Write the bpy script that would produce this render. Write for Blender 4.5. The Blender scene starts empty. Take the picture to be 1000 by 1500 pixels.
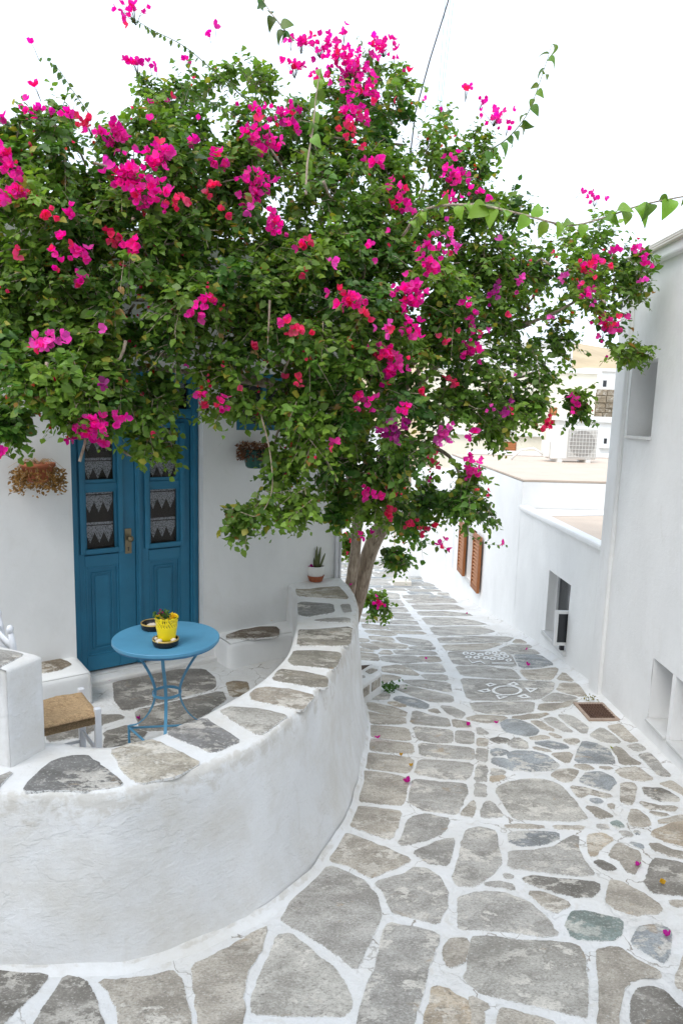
import bpy, math, random
import numpy as np
from mathutils import Vector, Matrix, noise as mn

random.seed(11); RNG = np.random.default_rng(11)
R = math.radians
scn = bpy.context.scene

# ------------------------------------------------------------------ camera
FPX, CX, CY, HC = 1010.0, 500.0, 750.0, 2.0          # focal length in photo pixels, principal point, eye height over the terrace
PITCH = math.atan(153 / FPX); ROLL = math.atan(.0286)
fwd = np.array([0, math.cos(PITCH), -math.sin(PITCH)])
up0 = np.array([0, math.sin(PITCH), math.cos(PITCH)]); rt0 = np.array([1., 0, 0])
rt = math.cos(ROLL) * rt0 + math.sin(ROLL) * up0
up = -math.sin(ROLL) * rt0 + math.cos(ROLL) * up0
EYE = np.array([0, 0, HC])
cam_d = bpy.data.cameras.new('camera'); cam = bpy.data.objects.new('camera', cam_d)
scn.collection.objects.link(cam)
cam_d.sensor_fit = 'VERTICAL'; cam_d.sensor_height = 36.0; cam_d.sensor_width = 24.0
cam_d.lens = FPX / 1500 * 36.0
cam_d.clip_start = .05; cam_d.clip_end = 2000
cam.matrix_world = Matrix(((rt[0], up[0], -fwd[0], EYE[0]), (rt[1], up[1], -fwd[1], EYE[1]), (rt[2], up[2], -fwd[2], EYE[2]), (0, 0, 0, 1)))
scn.camera = cam

# ------------------------------------------------------------------ sky, sun, exposure
SUN_EL, SUN_AZ = R(52), R(215)       # azimuth clockwise from +Y: high, behind and to the left of the camera, veiled by thin cloud
w = bpy.data.worlds.new('World'); scn.world = w; w.use_nodes = True
nt = w.node_tree; nt.nodes.clear()
sky = nt.nodes.new('ShaderNodeTexSky'); sky.sky_type = 'NISHITA'; sky.sun_disc = False
sky.sun_elevation = SUN_EL; sky.sun_rotation = SUN_AZ
sky.air_density = 1.0; sky.dust_density = 4.0; sky.ozone_density = 1.0
hs = nt.nodes.new('ShaderNodeHueSaturation'); hs.inputs['Saturation'].default_value = .38
veil = nt.nodes.new('ShaderNodeMix'); veil.data_type = 'RGBA'; veil.inputs[0].default_value = .72; veil.inputs[7].default_value = (6.95, 7.9, 9.1, 1)   # an even layer of high white cloud
bg = nt.nodes.new('ShaderNodeBackground'); bg.inputs['Strength'].default_value = .15
ow = nt.nodes.new('ShaderNodeOutputWorld')
nt.links.new(sky.outputs[0], hs.inputs['Color']); nt.links.new(hs.outputs[0], veil.inputs[6]); nt.links.new(veil.outputs[2], bg.inputs[0]); nt.links.new(bg.outputs[0], ow.inputs[0])
sd = bpy.data.lights.new('sun', 'SUN'); sd.energy = .9; sd.angle = R(30); sd.color = (1, .96, .9)
sun = bpy.data.objects.new('sun', sd); scn.collection.objects.link(sun)
sdir = Vector((math.sin(SUN_AZ) * math.cos(SUN_EL), math.cos(SUN_AZ) * math.cos(SUN_EL), math.sin(SUN_EL)))
sun.rotation_euler = sdir.to_track_quat('Z', 'Y').to_euler(); sun.location = (0, 0, 20)
scn.view_settings.view_transform = 'Standard'; scn.view_settings.look = 'None'
scn.view_settings.gamma = 1.0; scn.view_settings.use_curve_mapping = False
scn.view_settings.exposure = .63
scn.render.engine = 'CYCLES'
scn.cycles.max_bounces = 8; scn.cycles.diffuse_bounces = 5; scn.cycles.transparent_max_bounces = 12
scn.cycles.use_denoising = True

# ------------------------------------------------------------------ geometry of the place
def ray(x, y): return fwd + (x - CX) / FPX * rt - (y - CY) / FPX * up
def onz(x, y, z): d = ray(x, y); return EYE + d * ((z - HC) / d[2])
def onpl(x, y, p, n): d = ray(x, y); return EYE + d * (np.dot(p - EYE, n) / np.dot(d, n))
def atdepth(x, y, dep): return EYE + ray(x, y) * dep
def proj(p):
    v = np.asarray(p, float) - EYE; z = v @ fwd
    return CX + FPX * (v @ rt) / z, CY - FPX * (v @ up) / z, z
def G(y):                                       # the lane falls away from the camera, first gently, then steeper
    z0, s1, s2, ya, yb = -.13, .05, .15, 4.5, 8.5
    if y < ya: return z0 - s1 * y
    za = z0 - s1 * ya
    if y < yb:
        u = y - ya; return za - s1 * u - (s2 - s1) * u * u / (2 * (yb - ya))
    u = yb - ya; zb = za - s1 * u - (s2 - s1) * u / 2
    return zb - s2 * (y - yb)
def ong(x, y):
    d = ray(x, y); lo, hi = .5, 80
    for _ in range(50):
        m = (lo + hi) / 2; p = EYE + d * m
        if p[2] > G(p[1]): lo = m
        else: hi = m
    return EYE + d * lo

# ------------------------------------------------------------------ materials
MATS = {}
def nmat(name):
    m = bpy.data.materials.new(name); m.use_nodes = True; MATS[name] = m
    t = m.node_tree; b = t.nodes['Principled BSDF']
    return m, t, b
def N(t, kind, **kw):
    n = t.nodes.new(kind)
    for k, v in kw.items():
        if hasattr(n, k): setattr(n, k, v)
        else: n.inputs[k.replace('_', ' ')].default_value = v
    return n
def L(t, a, b): t.links.new(a, b)
def noisen(t, scale, detail=6, rough=.55, dist=0, coord=None):
    n = N(t, 'ShaderNodeTexNoise'); n.inputs['Scale'].default_value = scale; n.inputs['Detail'].default_value = detail
    n.inputs['Roughness'].default_value = rough; n.inputs['Distortion'].default_value = dist
    if coord is None:
        g = N(t, 'ShaderNodeNewGeometry'); coord = g.outputs['Position']
    L(t, coord, n.inputs['Vector']); return n.outputs['Fac']
def ramp(t, fac, stops):
    r = N(t, 'ShaderNodeValToRGB'); e = r.color_ramp.elements
    while len(e) < len(stops): e.new(.5)
    for i, (p, c) in enumerate(stops):
        e[i].position = p; e[i].color = (c, c, c, 1) if isinstance(c, (int, float)) else (*c, 1)
    L(t, fac, r.inputs[0]); return r.outputs[0]
def mix(t, fac, a, b, blend='MIX'):
    m = N(t, 'ShaderNodeMix', data_type='RGBA', blend_type=blend)
    for s, v in ((0, fac), (6, a), (7, b)):
        if hasattr(v, 'is_output') or isinstance(v, bpy.types.NodeSocket): L(t, v, m.inputs[s])
        elif isinstance(v, (int, float)): m.inputs[s].default_value = v if s == 0 else (v, v, v, 1)
        else: m.inputs[s].default_value = (*v, 1)
    return m.outputs[2]
def math_(t, op, a, b=None):
    m = N(t, 'ShaderNodeMath', operation=op)
    for i, v in enumerate((a, b)):
        if v is None: continue
        if isinstance(v, bpy.types.NodeSocket): L(t, v, m.inputs[i])
        else: m.inputs[i].default_value = v
    return m.outputs[0]
def bump(t, b, h, strength=.3, dist=.01):
    n = N(t, 'ShaderNodeBump'); n.inputs['Strength'].default_value = strength; n.inputs['Distance'].default_value = dist
    L(t, h, n.inputs['Height']); L(t, n.outputs[0], b.inputs['Normal'])

def plain(name, col, rough=.6, metal=0, var=.15, nscale=25, bstr=.1, spec=.4):
    m, t, b = nmat(name)
    f = noisen(t, nscale, 5)
    c = mix(t, f, tuple(x * (1 - var) for x in col), tuple(min(1, x * (1 + var)) for x in col))
    L(t, c, b.inputs['Base Color']); b.inputs['Roughness'].default_value = rough; b.inputs['Metallic'].default_value = metal
    b.inputs['Specular IOR Level'].default_value = spec
    if bstr: bump(t, b, noisen(t, nscale * 5, 4), bstr, .004)
    return m

def plaster(name, col=(.80, .80, .79), grime=.25, wear_attr=False, scale=1.0, bstr=.35, blot=0):
    """hand-trowelled, limewashed render: brushed relief, uneven whiteness, faint dirt"""
    m, t, b = nmat(name)
    g = N(t, 'ShaderNodeNewGeometry')
    mp = N(t, 'ShaderNodeMapping'); mp.inputs['Scale'].default_value = (1, 1, .55); L(t, g.outputs['Position'], mp.inputs[0])
    big = noisen(t, 1.7 * scale, 5, .6, .4, mp.outputs[0])
    mid = noisen(t, 7 * scale, 7, .62, 1.2, mp.outputs[0])
    c = mix(t, ramp(t, big, [(.35, 0), (.68, 1)]), tuple(x * .90 for x in col), col)
    gr = ramp(t, mid, [(.55, 0), (.74, 1)])
    c = mix(t, math_(t, 'MULTIPLY', gr, grime), c, (.56, .53, .47))
    if blot:
        bl = math_(t, 'MULTIPLY', ramp(t, noisen(t, 2.6, 8, .68, .2), [(.42, 0), (.66, 1)]), blot)
        c = mix(t, bl, c, (.57, .535, .47))
    sp = ramp(t, noisen(t, 60, 3, .6), [(.70, 0), (.76, 1)])
    sp2 = math_(t, 'MULTIPLY', sp, ramp(t, noisen(t, 3.1, 3), [(.55, 0), (.7, 1)]))
    c = mix(t, math_(t, 'MULTIPLY', sp2, .55 * grime * 2), c, (.35, .31, .26))
    if wear_attr:
        a = N(t, 'ShaderNodeAttribute', attribute_name='wear')
        wn = math_(t, 'ADD', a.outputs['Fac'], math_(t, 'MULTIPLY', math_(t, 'SUBTRACT', noisen(t, 11, 9, .7, .3), .5), 2.4))
        wm = ramp(t, wn, [(.7, 0), (1.6, 1)])
        c = mix(t, math_(t, 'MULTIPLY', wm, .5), c, (.47, .43, .36))
    if name == 'mortar':                       # hairline cracks with dirt in them
        vo = N(t, 'ShaderNodeTexVoronoi', feature='DISTANCE_TO_EDGE'); vo.inputs['Scale'].default_value = 3.3
        wv = N(t, 'ShaderNodeVectorMath', operation='ADD'); nz = N(t, 'ShaderNodeTexNoise'); nz.inputs['Scale'].default_value = 7; nz.inputs['Detail'].default_value = 6
        L(t, g.outputs['Position'], nz.inputs['Vector']); sc_ = N(t, 'ShaderNodeVectorMath', operation='SCALE'); sc_.inputs['Scale'].default_value = .22
        L(t, nz.outputs['Color'], sc_.inputs[0]); L(t, g.outputs['Position'], wv.inputs[0]); L(t, sc_.outputs[0], wv.inputs[1]); L(t, wv.outputs[0], vo.inputs['Vector'])
        cm = math_(t, 'MULTIPLY', ramp(t, vo.outputs['Distance'], [(.004, 1), (.013, 0)]), ramp(t, noisen(t, 2.4, 4), [(.48, 0), (.58, 1)]))
        c = mix(t, math_(t, 'MULTIPLY', cm, .8), c, (.20, .165, .12))
    L(t, c, b.inputs['Base Color'])
    b.inputs['Roughness'].default_value = .85; b.inputs['Specular IOR Level'].default_value = .25
    st = N(t, 'ShaderNodeMapping'); st.inputs['Scale'].default_value = (1, 1, 2.0); st.inputs['Rotation'].default_value = (.35, .2, .5)
    L(t, g.outputs['Position'], st.inputs[0])
    h = math_(t, 'MULTIPLY', noisen(t, 4.2 * scale, 11, .64, .2), .9)
    coat = ramp(t, noisen(t, 3.1 * scale, 9, .62, .5, st.outputs[0]), [(.50, 0), (.525, 1)])
    csel = ramp(t, noisen(t, 1.1, 3), [(.45, 0), (.6, 1)])
    h = math_(t, 'ADD', h, math_(t, 'MULTIPLY', math_(t, 'MULTIPLY', coat, csel), .13))
    h = math_(t, 'ADD', h, math_(t, 'MULTIPLY', noisen(t, 22 * scale, 7, .68, .3, st.outputs[0]), .30))
    h = math_(t, 'ADD', h, math_(t, 'MULTIPLY', noisen(t, 110, 3, .5), .05))
    bump(t, b, h, bstr, .03)
    return m

def stone(name, mortar_edge=True):
    """grey-brown schist slab: layered patches, lichen, chips; limewash smeared over its rim"""
    m, t, b = nmat(name)
    oi = N(t, 'ShaderNodeObjectInfo'); g = N(t, 'ShaderNodeNewGeometry')
    off = N(t, 'ShaderNodeCombineXYZ'); L(t, math_(t, 'MULTIPLY', oi.outputs['Random'], 37.), off.inputs[0]); L(t, math_(t, 'MULTIPLY', oi.outputs['Random'], 91.), off.inputs[1])
    va = N(t, 'ShaderNodeVectorMath', operation='ADD'); L(t, g.outputs['Position'], va.inputs[0]); L(t, off.outputs[0], va.inputs[1])
    mp = N(t, 'ShaderNodeMapping'); L(t, va.outputs[0], mp.inputs[0]); mp.inputs['Scale'].default_value = (1, 1.6, 1)
    rv = N(t, 'ShaderNodeCombineXYZ'); L(t, math_(t, 'MULTIPLY', math_(t, 'SUBTRACT', oi.outputs['Random'], .5), 1.6), rv.inputs[2]); L(t, rv.outputs[0], mp.inputs['Rotation'])
    P = mp.outputs[0]
    n1 = noisen(t, 4.5, 8, .62, .5, P); n2 = noisen(t, 7.5, 12, .74, .1, P); n3 = noisen(t, 85, 6, .75, 0, P)
    tint = oi.outputs['Color']
    dark = mix(t, 1.0, tint, (.60, .59, .575), 'MULTIPLY'); lite = mix(t, .72, tint, (.70, .66, .59))
    c = mix(t, ramp(t, n1, [(.38, 0), (.60, 1)]), dark, tint)
    ly = ramp(t, n2, [(.51, 0), (.54, 1)])
    lsel = ramp(t, noisen(t, 2.1, 3, .5, 0, P), [(.42, 0), (.56, 1)])
    c = mix(t, math_(t, 'MULTIPLY', math_(t, 'MULTIPLY', ly, lsel), .92), c, lite)
    lich = math_(t, 'MULTIPLY', ramp(t, noisen(t, 24, 8, .75, .4, P), [(.57, 0), (.64, 1)]), ramp(t, noisen(t, 1.6, 2, .5, 0, P), [(.50, 0), (.62, 1)]))
    c = mix(t, math_(t, 'MULTIPLY', lich, .7), c, (.135, .12, .10))
    c = mix(t, ramp(t, n3, [(.30, .8), (.50, 0)]), c, (.13, .12, .105))
    c = mix(t, math_(t, 'MULTIPLY', ramp(t, noisen(t, 32, 8, .8, 0, P), [(.49, 0), (.67, 1)]), .42), c, (.17, .155, .135))
    c = mix(t, math_(t, 'MULTIPLY', ramp(t, n3, [(.56, 0), (.66, 1)]), .6), c, (.68, .67, .64))
    ru = math_(t, 'MULTIPLY', ramp(t, noisen(t, 5.5, 4, .6, 1., P), [(.64, 0), (.72, 1)]), .45)
    c = mix(t, ru, c, (.36, .24, .12))
    rough = .8
    if mortar_edge:
        a = N(t, 'ShaderNodeAttribute', attribute_name='rim')
        e = math_(t, 'ADD', a.outputs['Fac'], math_(t, 'MULTIPLY', math_(t, 'SUBTRACT', noisen(t, 75, 8, .8), .5), 1.9))
        c = mix(t, math_(t, 'MULTIPLY', ramp(t, e, [(.88, 0), (1.12, 1)]), .9), c, (.72, .72, .71))
    L(t, c, b.inputs['Base Color']); b.inputs['Roughness'].default_value = rough; b.inputs['Specular IOR Level'].default_value = .3
    h = math_(t, 'ADD', math_(t, 'MULTIPLY', n2, .8), math_(t, 'ADD', math_(t, 'MULTIPLY', n3, .35), math_(t, 'MULTIPLY', math_(t, 'MULTIPLY', ly, lsel), .25)))
    bump(t, b, h, .55, .012)
    return m

def foliage(name, trans=.35, rough=.45):
    m, t, b = nmat(name)
    a = N(t, 'ShaderNodeAttribute', attribute_name='Col')
    L(t, a.outputs['Color'], b.inputs['Base Color']); b.inputs['Roughness'].default_value = rough; b.inputs['Specular IOR Level'].default_value = .35
    tr = N(t, 'ShaderNodeBsdfTranslucent'); hs = N(t, 'ShaderNodeHueSaturation'); hs.inputs['Value'].default_value = 1.8
    hs.inputs['Saturation'].default_value = 1.1
    L(t, a.outputs['Color'], hs.inputs['Color']); L(t, hs.outputs[0], tr.inputs[0])
    ms = N(t, 'ShaderNodeMixShader'); ms.inputs[0].default_value = trans
    L(t, b.outputs[0], ms.inputs[1]); L(t, tr.outputs[0], ms.inputs[2])
    L(t, ms.outputs[0], t.nodes['Material Output'].inputs[0])
    return m

plaster('limewash', (.78, .78, .775), wear_attr=True, grime=.30, bstr=.5, blot=.55)
plaster('house_white', (.84, .84, .83), grime=.12, bstr=.18)
plaster('right_white', (.84, .84, .835), grime=.16, bstr=.22)
plaster('far_white', (.87, .87, .86), grime=.08, bstr=.15)
plaster('cream', (.82, .76, .63), grime=.2, bstr=.15)
plaster('mortar', (.76, .76, .755), grime=.6, scale=1.6, bstr=.8, blot=.38)
plaster('roof_screed', (.66, .54, .44), grime=.5, scale=1.5, bstr=.4)
stone('slab'); stone('slab_bare', False)
foliage('leaf', .32, .42); foliage('bract', .42, .6)
plain('blue_paint', (.022, .168, .285), .45, 0, .30, 5, .25)
plain('table_blue', (.085, .275, .43), .45, 0, .18, 6, .15)
plain('table_rim', (.06, .21, .38), .5, .2, .2, 30, .1)
plain('white_paint', (.74, .75, .78), .5, 0, .08, 20, .15)
plain('wood_slat', (.40, .17, .07), .5, 0, .2, 18, .1)
plain('wood_brown', (.28, .10, .03), .5, 0, .25, 18, .2)
plain('shutter_orange', (.42, .15, .05), .6, 0, .15, 5, .1)
plain('slat_gap_dark', (.018, .015, .013), .6, 0, .3, 12, 0)  # near-black that paints the shade between louvre slats
plain('terracotta', (.36, .11, .05), .75, 0, .2, 20, .2)
plain('green_glaze', (.01, .07, .055), .25, 0, .15, 20, .05)
plain('white_glaze', (.75, .74, .71), .35, 0, .06, 30, .05)
plain('soil', (.07, .045, .03), .95, 0, .4, 60, .6)
plain('yellow_enamel', (.86, .66, .01), .35, 0, .06, 30, .03)
plain('black_glaze', (.016, .014, .013), .18, 0, .3, 20, .05)
plain('gold_rim', (.45, .31, .09), .35, .3, .25, 40, .1)
plain('pebble', (.62, .54, .44), .7, 0, .2, 45, .2)
plain('brass', (.23, .19, .12), .42, .7, .25, 40, .1)
plain('rust_iron', (.105, .055, .035), .8, .35, .5, 35, .5)
plain('pipe_rust', (.36, .27, .21), .8, .1, .4, 25, .4)
plain('grey_plastic', (.52, .51, .48), .5, 0, .05, 20, 0)
plain('fan_grey', (.33, .32, .30), .6, 0, .15, 9, 0)
plain('ac_white', (.76, .75, .72), .45, 0, .05, 20, 0)
plain('cable_black', (.02, .02, .022), .5, 0, .1, 5, 0)
plain('cable_pale', (.42, .55, .62), .5, 0, .1, 5, 0)
plain('pipe_cream', (.68, .63, .55), .5, 0, .1, 10, .1)
plain('marble', (.60, .60, .59), .4, 0, .2, 9, .1)
plain('rubble', (.34, .28, .20), .9, 0, .45, 6, .8)
plain('dry_hill', (.50, .39, .25), .95, 0, .3, .35, .6)
plain('earth', (.42, .36, .28), .95, 0, .2, .6, .4)
plain('stem_green', (.10, .12, .04), .6, 0, .3, 40, .1)
plain('gold_leaf', (.55, .33, .05), .7, 0, .3, 60, .1)
plain('dark_metal', (.03, .03, .035), .45, .5, .2, 20, .05)
plain('white_alu', (.78, .78, .78), .35, 0, .05, 20, 0)

m, t, b = nmat('bark')
g = N(t, 'ShaderNodeNewGeometry'); mp = N(t, 'ShaderNodeMapping'); mp.inputs['Scale'].default_value = (1, 1, .22); L(t, g.outputs['Position'], mp.inputs[0])
f = noisen(t, 38, 8, .65, .6, mp.outputs[0])
L(t, mix(t, ramp(t, f, [(.35, 0), (.65, 1)]), (.19, .14, .10), (.52, .42, .32)), b.inputs['Base Color']); b.inputs['Roughness'].default_value = .9
bump(t, b, f, .9, .02)
m, t, b = nmat('rush')
g = N(t, 'ShaderNodeNewGeometry'); mp = N(t, 'ShaderNodeMapping'); mp.inputs['Scale'].default_value = (.35, 1, 1); mp.inputs['Rotation'].default_value = (0, 0, R(36)); L(t, g.outputs['Position'], mp.inputs[0])
f = noisen(t, 120, 6, .7, 1.5, mp.outputs[0])
L(t, mix(t, ramp(t, f, [(.3, 0), (.7, 1)]), (.27, .15, .065), (.82, .58, .33)), b.inputs['Base Color']); b.inputs['Roughness'].default_value = .85
bump(t, b, f, .9, .01)
m, t, b = nmat('pane_glass')
b.inputs['Base Color'].default_value = (.02, .02, .02, 1); b.inputs['Roughness'].default_value = .05
b.inputs['Alpha'].default_value = .12; b.inputs['Specular IOR Level'].default_value = .6
m, t, b = nmat('dark_glass')
b.inputs['Base Color'].default_value = (.03, .033, .037, 1); b.inputs['Roughness'].default_value = .12
m, t, b = nmat('lace')
b.inputs['Base Color'].default_value = (.62, .62, .65, 1); b.inputs['Roughness'].default_value = .9
ch = N(t, 'ShaderNodeTexVoronoi'); ch.inputs['Scale'].default_value = 120
L(t, N(t, 'ShaderNodeNewGeometry').outputs['Position'], ch.inputs['Vector'])
L(t, ramp(t, ch.outputs['Distance'], [(.2, .10), (.55, .72)]), b.inputs['Alpha'])
m, t, b = nmat('curtain_dark')
L(t, mix(t, noisen(t, 30, 4), (.035, .027, .022), (.075, .058, .048)), b.inputs['Base Color']); b.inputs['Roughness'].default_value = .9
m, t, b = nmat('road_paint')
L(t, mix(t, ramp(t, noisen(t, 55, 5, .7), [(.36, 0), (.5, 1)]), (.52, .52, .50), (.77, .77, .76)), b.inputs['Base Color']); b.inputs['Roughness'].default_value = .85
m, t, b = nmat('net_curtain')
L(t, mix(t, noisen(t, 25, 4), (.10, .10, .105), (.2, .2, .21)), b.inputs['Base Color'])

# ------------------------------------------------------------------ builders
COL = scn.collection
def origin_of(o):
    v = Vector((0, 0, 0))
    while o is not None: v = v + o.location; o = o.parent
    return v
def tag(o, label=None, cat=None, group=None, kind=None):
    if label: o['label'] = label
    if cat: o['category'] = cat
    if group: o['group'] = group
    if kind: o['kind'] = kind
    return o
def thing(name, loc, label, cat, group=None):
    o = bpy.data.objects.new(name, None); COL.objects.link(o); o.location = Vector([float(v) for v in loc]); o.empty_display_size = .1
    return tag(o, label, cat, group)

class MB:
    def __init__(s): s.v = []; s.f = []
    def add(s, vs, fs):
        k = len(s.v); s.v += [tuple(map(float, p)) for p in vs]; s.f += [tuple(i + k for i in f) for f in fs]; return s
    def hexa(s, p):       # eight corners: bottom ring 0-3, top ring 4-7
        return s.add(p, [(3, 2, 1, 0), (4, 5, 6, 7), (0, 1, 5, 4), (1, 2, 6, 5), (2, 3, 7, 6), (3, 0, 4, 7)])
    def box(s, x0, x1, y0, y1, z0, z1):
        return s.hexa([(x0, y0, z0), (x1, y0, z0), (x1, y1, z0), (x0, y1, z0), (x0, y0, z1), (x1, y0, z1), (x1, y1, z1), (x0, y1, z1)])
    def fbox(s, fr, a0, a1, b0, b1, c0, c1):    # box in a frame fr(a, b, c)
        return s.hexa([fr(a0, b0, c0), fr(a1, b0, c0), fr(a1, b1, c0), fr(a0, b1, c0), fr(a0, b0, c1), fr(a1, b0, c1), fr(a1, b1, c1), fr(a0, b1, c1)])
    def tube(s, pts, rad, n=8, cap=True):
        pts = [Vector(p) for p in pts]; rad = [rad] * len(pts) if isinstance(rad, (int, float)) else rad
        vs, fs = [], []; u = None
        for i, p in enumerate(pts):
            d = (pts[min(i + 1, len(pts) - 1)] - pts[max(i - 1, 0)])
            d = d.normalized() if d.length > 1e-9 else Vector((0, 0, 1))
            if u is None:
                u = d.orthogonal().normalized()
            else:
                u = (u - d * u.dot(d)); u = u.normalized() if u.length > 1e-6 else d.orthogonal().normalized()
            v = d.cross(u)
            for k in range(n):
                a = 2 * math.pi * k / n
                vs.append(p + (u * math.cos(a) + v * math.sin(a)) * rad[i])
        for i in range(len(pts) - 1):
            for k in range(n):
                fs.append((i * n + k, i * n + (k + 1) % n, (i + 1) * n + (k + 1) % n, (i + 1) * n + k))
        if cap:
            fs.append(tuple(range(n - 1, -1, -1))); fs.append(tuple((len(pts) - 1) * n + k for k in range(n)))
        return s.add(vs, fs)
    def lathe(s, c, prof, n=32, cap0=True, cap1=True):
        vs = [(c[0] + r * math.cos(2 * math.pi * k / n), c[1] + r * math.sin(2 * math.pi * k / n), c[2] + z) for r, z in prof for k in range(n)]
        fs = [(i * n + k, i * n + (k + 1) % n, (i + 1) * n + (k + 1) % n, (i + 1) * n + k) for i in range(len(prof) - 1) for k in range(n)]
        if cap0: fs.append(tuple(range(n - 1, -1, -1)))
        if cap1: fs.append(tuple((len(prof) - 1) * n + k for k in range(n)))
        return s.add(vs, fs)
    def prism(s, poly, z0, z1):
        n = len(poly); ar = sum(poly[i][0] * poly[(i + 1) % n][1] - poly[(i + 1) % n][0] * poly[i][1] for i in range(n))
        if ar < 0: poly = poly[::-1]
        vs = [(p[0], p[1], z0) for p in poly] + [(p[0], p[1], z1) for p in poly]
        fs = [tuple(range(n - 1, -1, -1)), tuple(range(n, 2 * n))] + [(i, (i + 1) % n, n + (i + 1) % n, n + i) for i in range(n)]
        return s.add(vs, fs)
    def blob(s, c, r, n=8, m=5, amp=.15, seed=0):
        vs, fs = [], []
        for i in range(m + 1):
            th = math.pi * i / m
            for k in range(n):
                a = 2 * math.pi * k / n; d = Vector((math.sin(th) * math.cos(a), math.sin(th) * math.sin(a), math.cos(th)))
                q = 1 + amp * mn.noise(d * 1.7 + Vector((seed * 3.1, seed, 0)))
                vs.append((c[0] + d.x * r[0] * q, c[1] + d.y * r[1] * q, c[2] + d.z * r[2] * q))
        for i in range(m):
            for k in range(n): fs.append((i * n + k, (i + 1) * n + k, (i + 1) * n + (k + 1) % n, i * n + (k + 1) % n))
        return s.add(vs, fs)
    def mesh(s, name, o=(0, 0, 0)):
        me = bpy.data.meshes.new(name); o = Vector(o)
        me.from_pydata([(x - o.x, y - o.y, z - o.z) for x, y, z in s.v], [], s.f); me.update(); return me
    def build(s, name, mat, parent=None, smooth=False, bevel=0, loc=None):
        o0 = origin_of(parent) if parent is not None else Vector(loc or (0, 0, 0))
        me = s.mesh(name, o0); me.materials.append(MATS[mat])
        if smooth:
            for p in me.polygons: p.use_smooth = True
        o = bpy.data.objects.new(name, me); COL.objects.link(o)
        if parent is not None: o.parent = parent
        else: o.location = o0
        if bevel:
            b = o.modifiers.new('bevel', 'BEVEL'); b.width = bevel; b.segments = 2; b.limit_method = 'ANGLE'; b.angle_limit = R(40)
        return o

def spline(pts, n):
    """Catmull-Rom through the points, n samples evenly by arc length"""
    P = [np.asarray(p, float) for p in pts]; P = [2 * P[0] - P[1]] + P + [2 * P[-1] - P[-2]]
    out = []
    for i in range(1, len(P) - 2):
        for t in np.linspace(0, 1, 14, endpoint=False):
            a, b_, c, d = P[i - 1], P[i], P[i + 1], P[i + 2]
            out.append(.5 * (2 * b_ + (c - a) * t + (2 * a - 5 * b_ + 4 * c - d) * t * t + (3 * b_ - a - 3 * c + d) * t ** 3))
    out.append(P[-2]); out = np.array(out)
    s = np.r_[0, np.cumsum(np.linalg.norm(np.diff(out, axis=0), axis=1))]
    q = np.linspace(0, s[-1], n)
    return np.stack([np.interp(q, s, out[:, k]) for k in range(out.shape[1])], 1)
def attr(me, name, vals):
    a = me.attributes.new(name, 'FLOAT', 'POINT'); a.data.foreach_set('value', np.asarray(vals, np.float32))

# ------------------------------------------------------------------ the ground
mb = MB(); gx = np.linspace(-600, 600, 41); gy = [-200, -60, -20, -6, 0, 6, 12, 18, 24, 40, 70, 120, 200, 400, 900]
for y in gy:
    for x in gx: mb.v.append((x, y, min(G(max(y, -6)), 0) - .5 if y <= 24 else -5.5))
nx = len(gx)
mb.f = [(i + j * nx, i + 1 + j * nx, i + 1 + (j + 1) * nx, i + (j + 1) * nx) for j in range(len(gy) - 1) for i in range(nx - 1)]
tag(mb.build('ground', 'earth'), 'dry pale earth around and below the village', 'ground', kind='structure')

# the lane: one limewashed bed that the slabs are set in
ys = np.r_[np.linspace(-4, 1.5, 12), np.linspace(1.6, 9, 190), np.linspace(9.1, 30, 70)]; xs = np.linspace(-3.2, 2.62, 150)
mb = MB()
for y in ys:
    for x in xs:
        n_ = mn.noise(Vector((x * 7, y * 7, 0))) * .0022 + mn.noise(Vector((x * 25, y * 25, 3))) * .0012
        wl = 2.30 + (-.031 * (y - 5.98) if y > 5.98 else .008 * (y - 5.98))
        fil = max(0, 1 - (wl - x) / .10) if y < 13.4 else 0
        mb.v.append((x, y, G(y) + n_ + .03 * fil * fil))
nx = len(xs)
mb.f = [(i + j * nx, i + 1 + j * nx, i + 1 + (j + 1) * nx, i + (j + 1) * nx) for j in range(len(ys) - 1) for i in range(nx - 1)]
street = tag(mb.build('street', 'mortar', smooth=True), 'sloping village lane of grey slabs outlined in whitewash', 'street', kind='structure')

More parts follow.
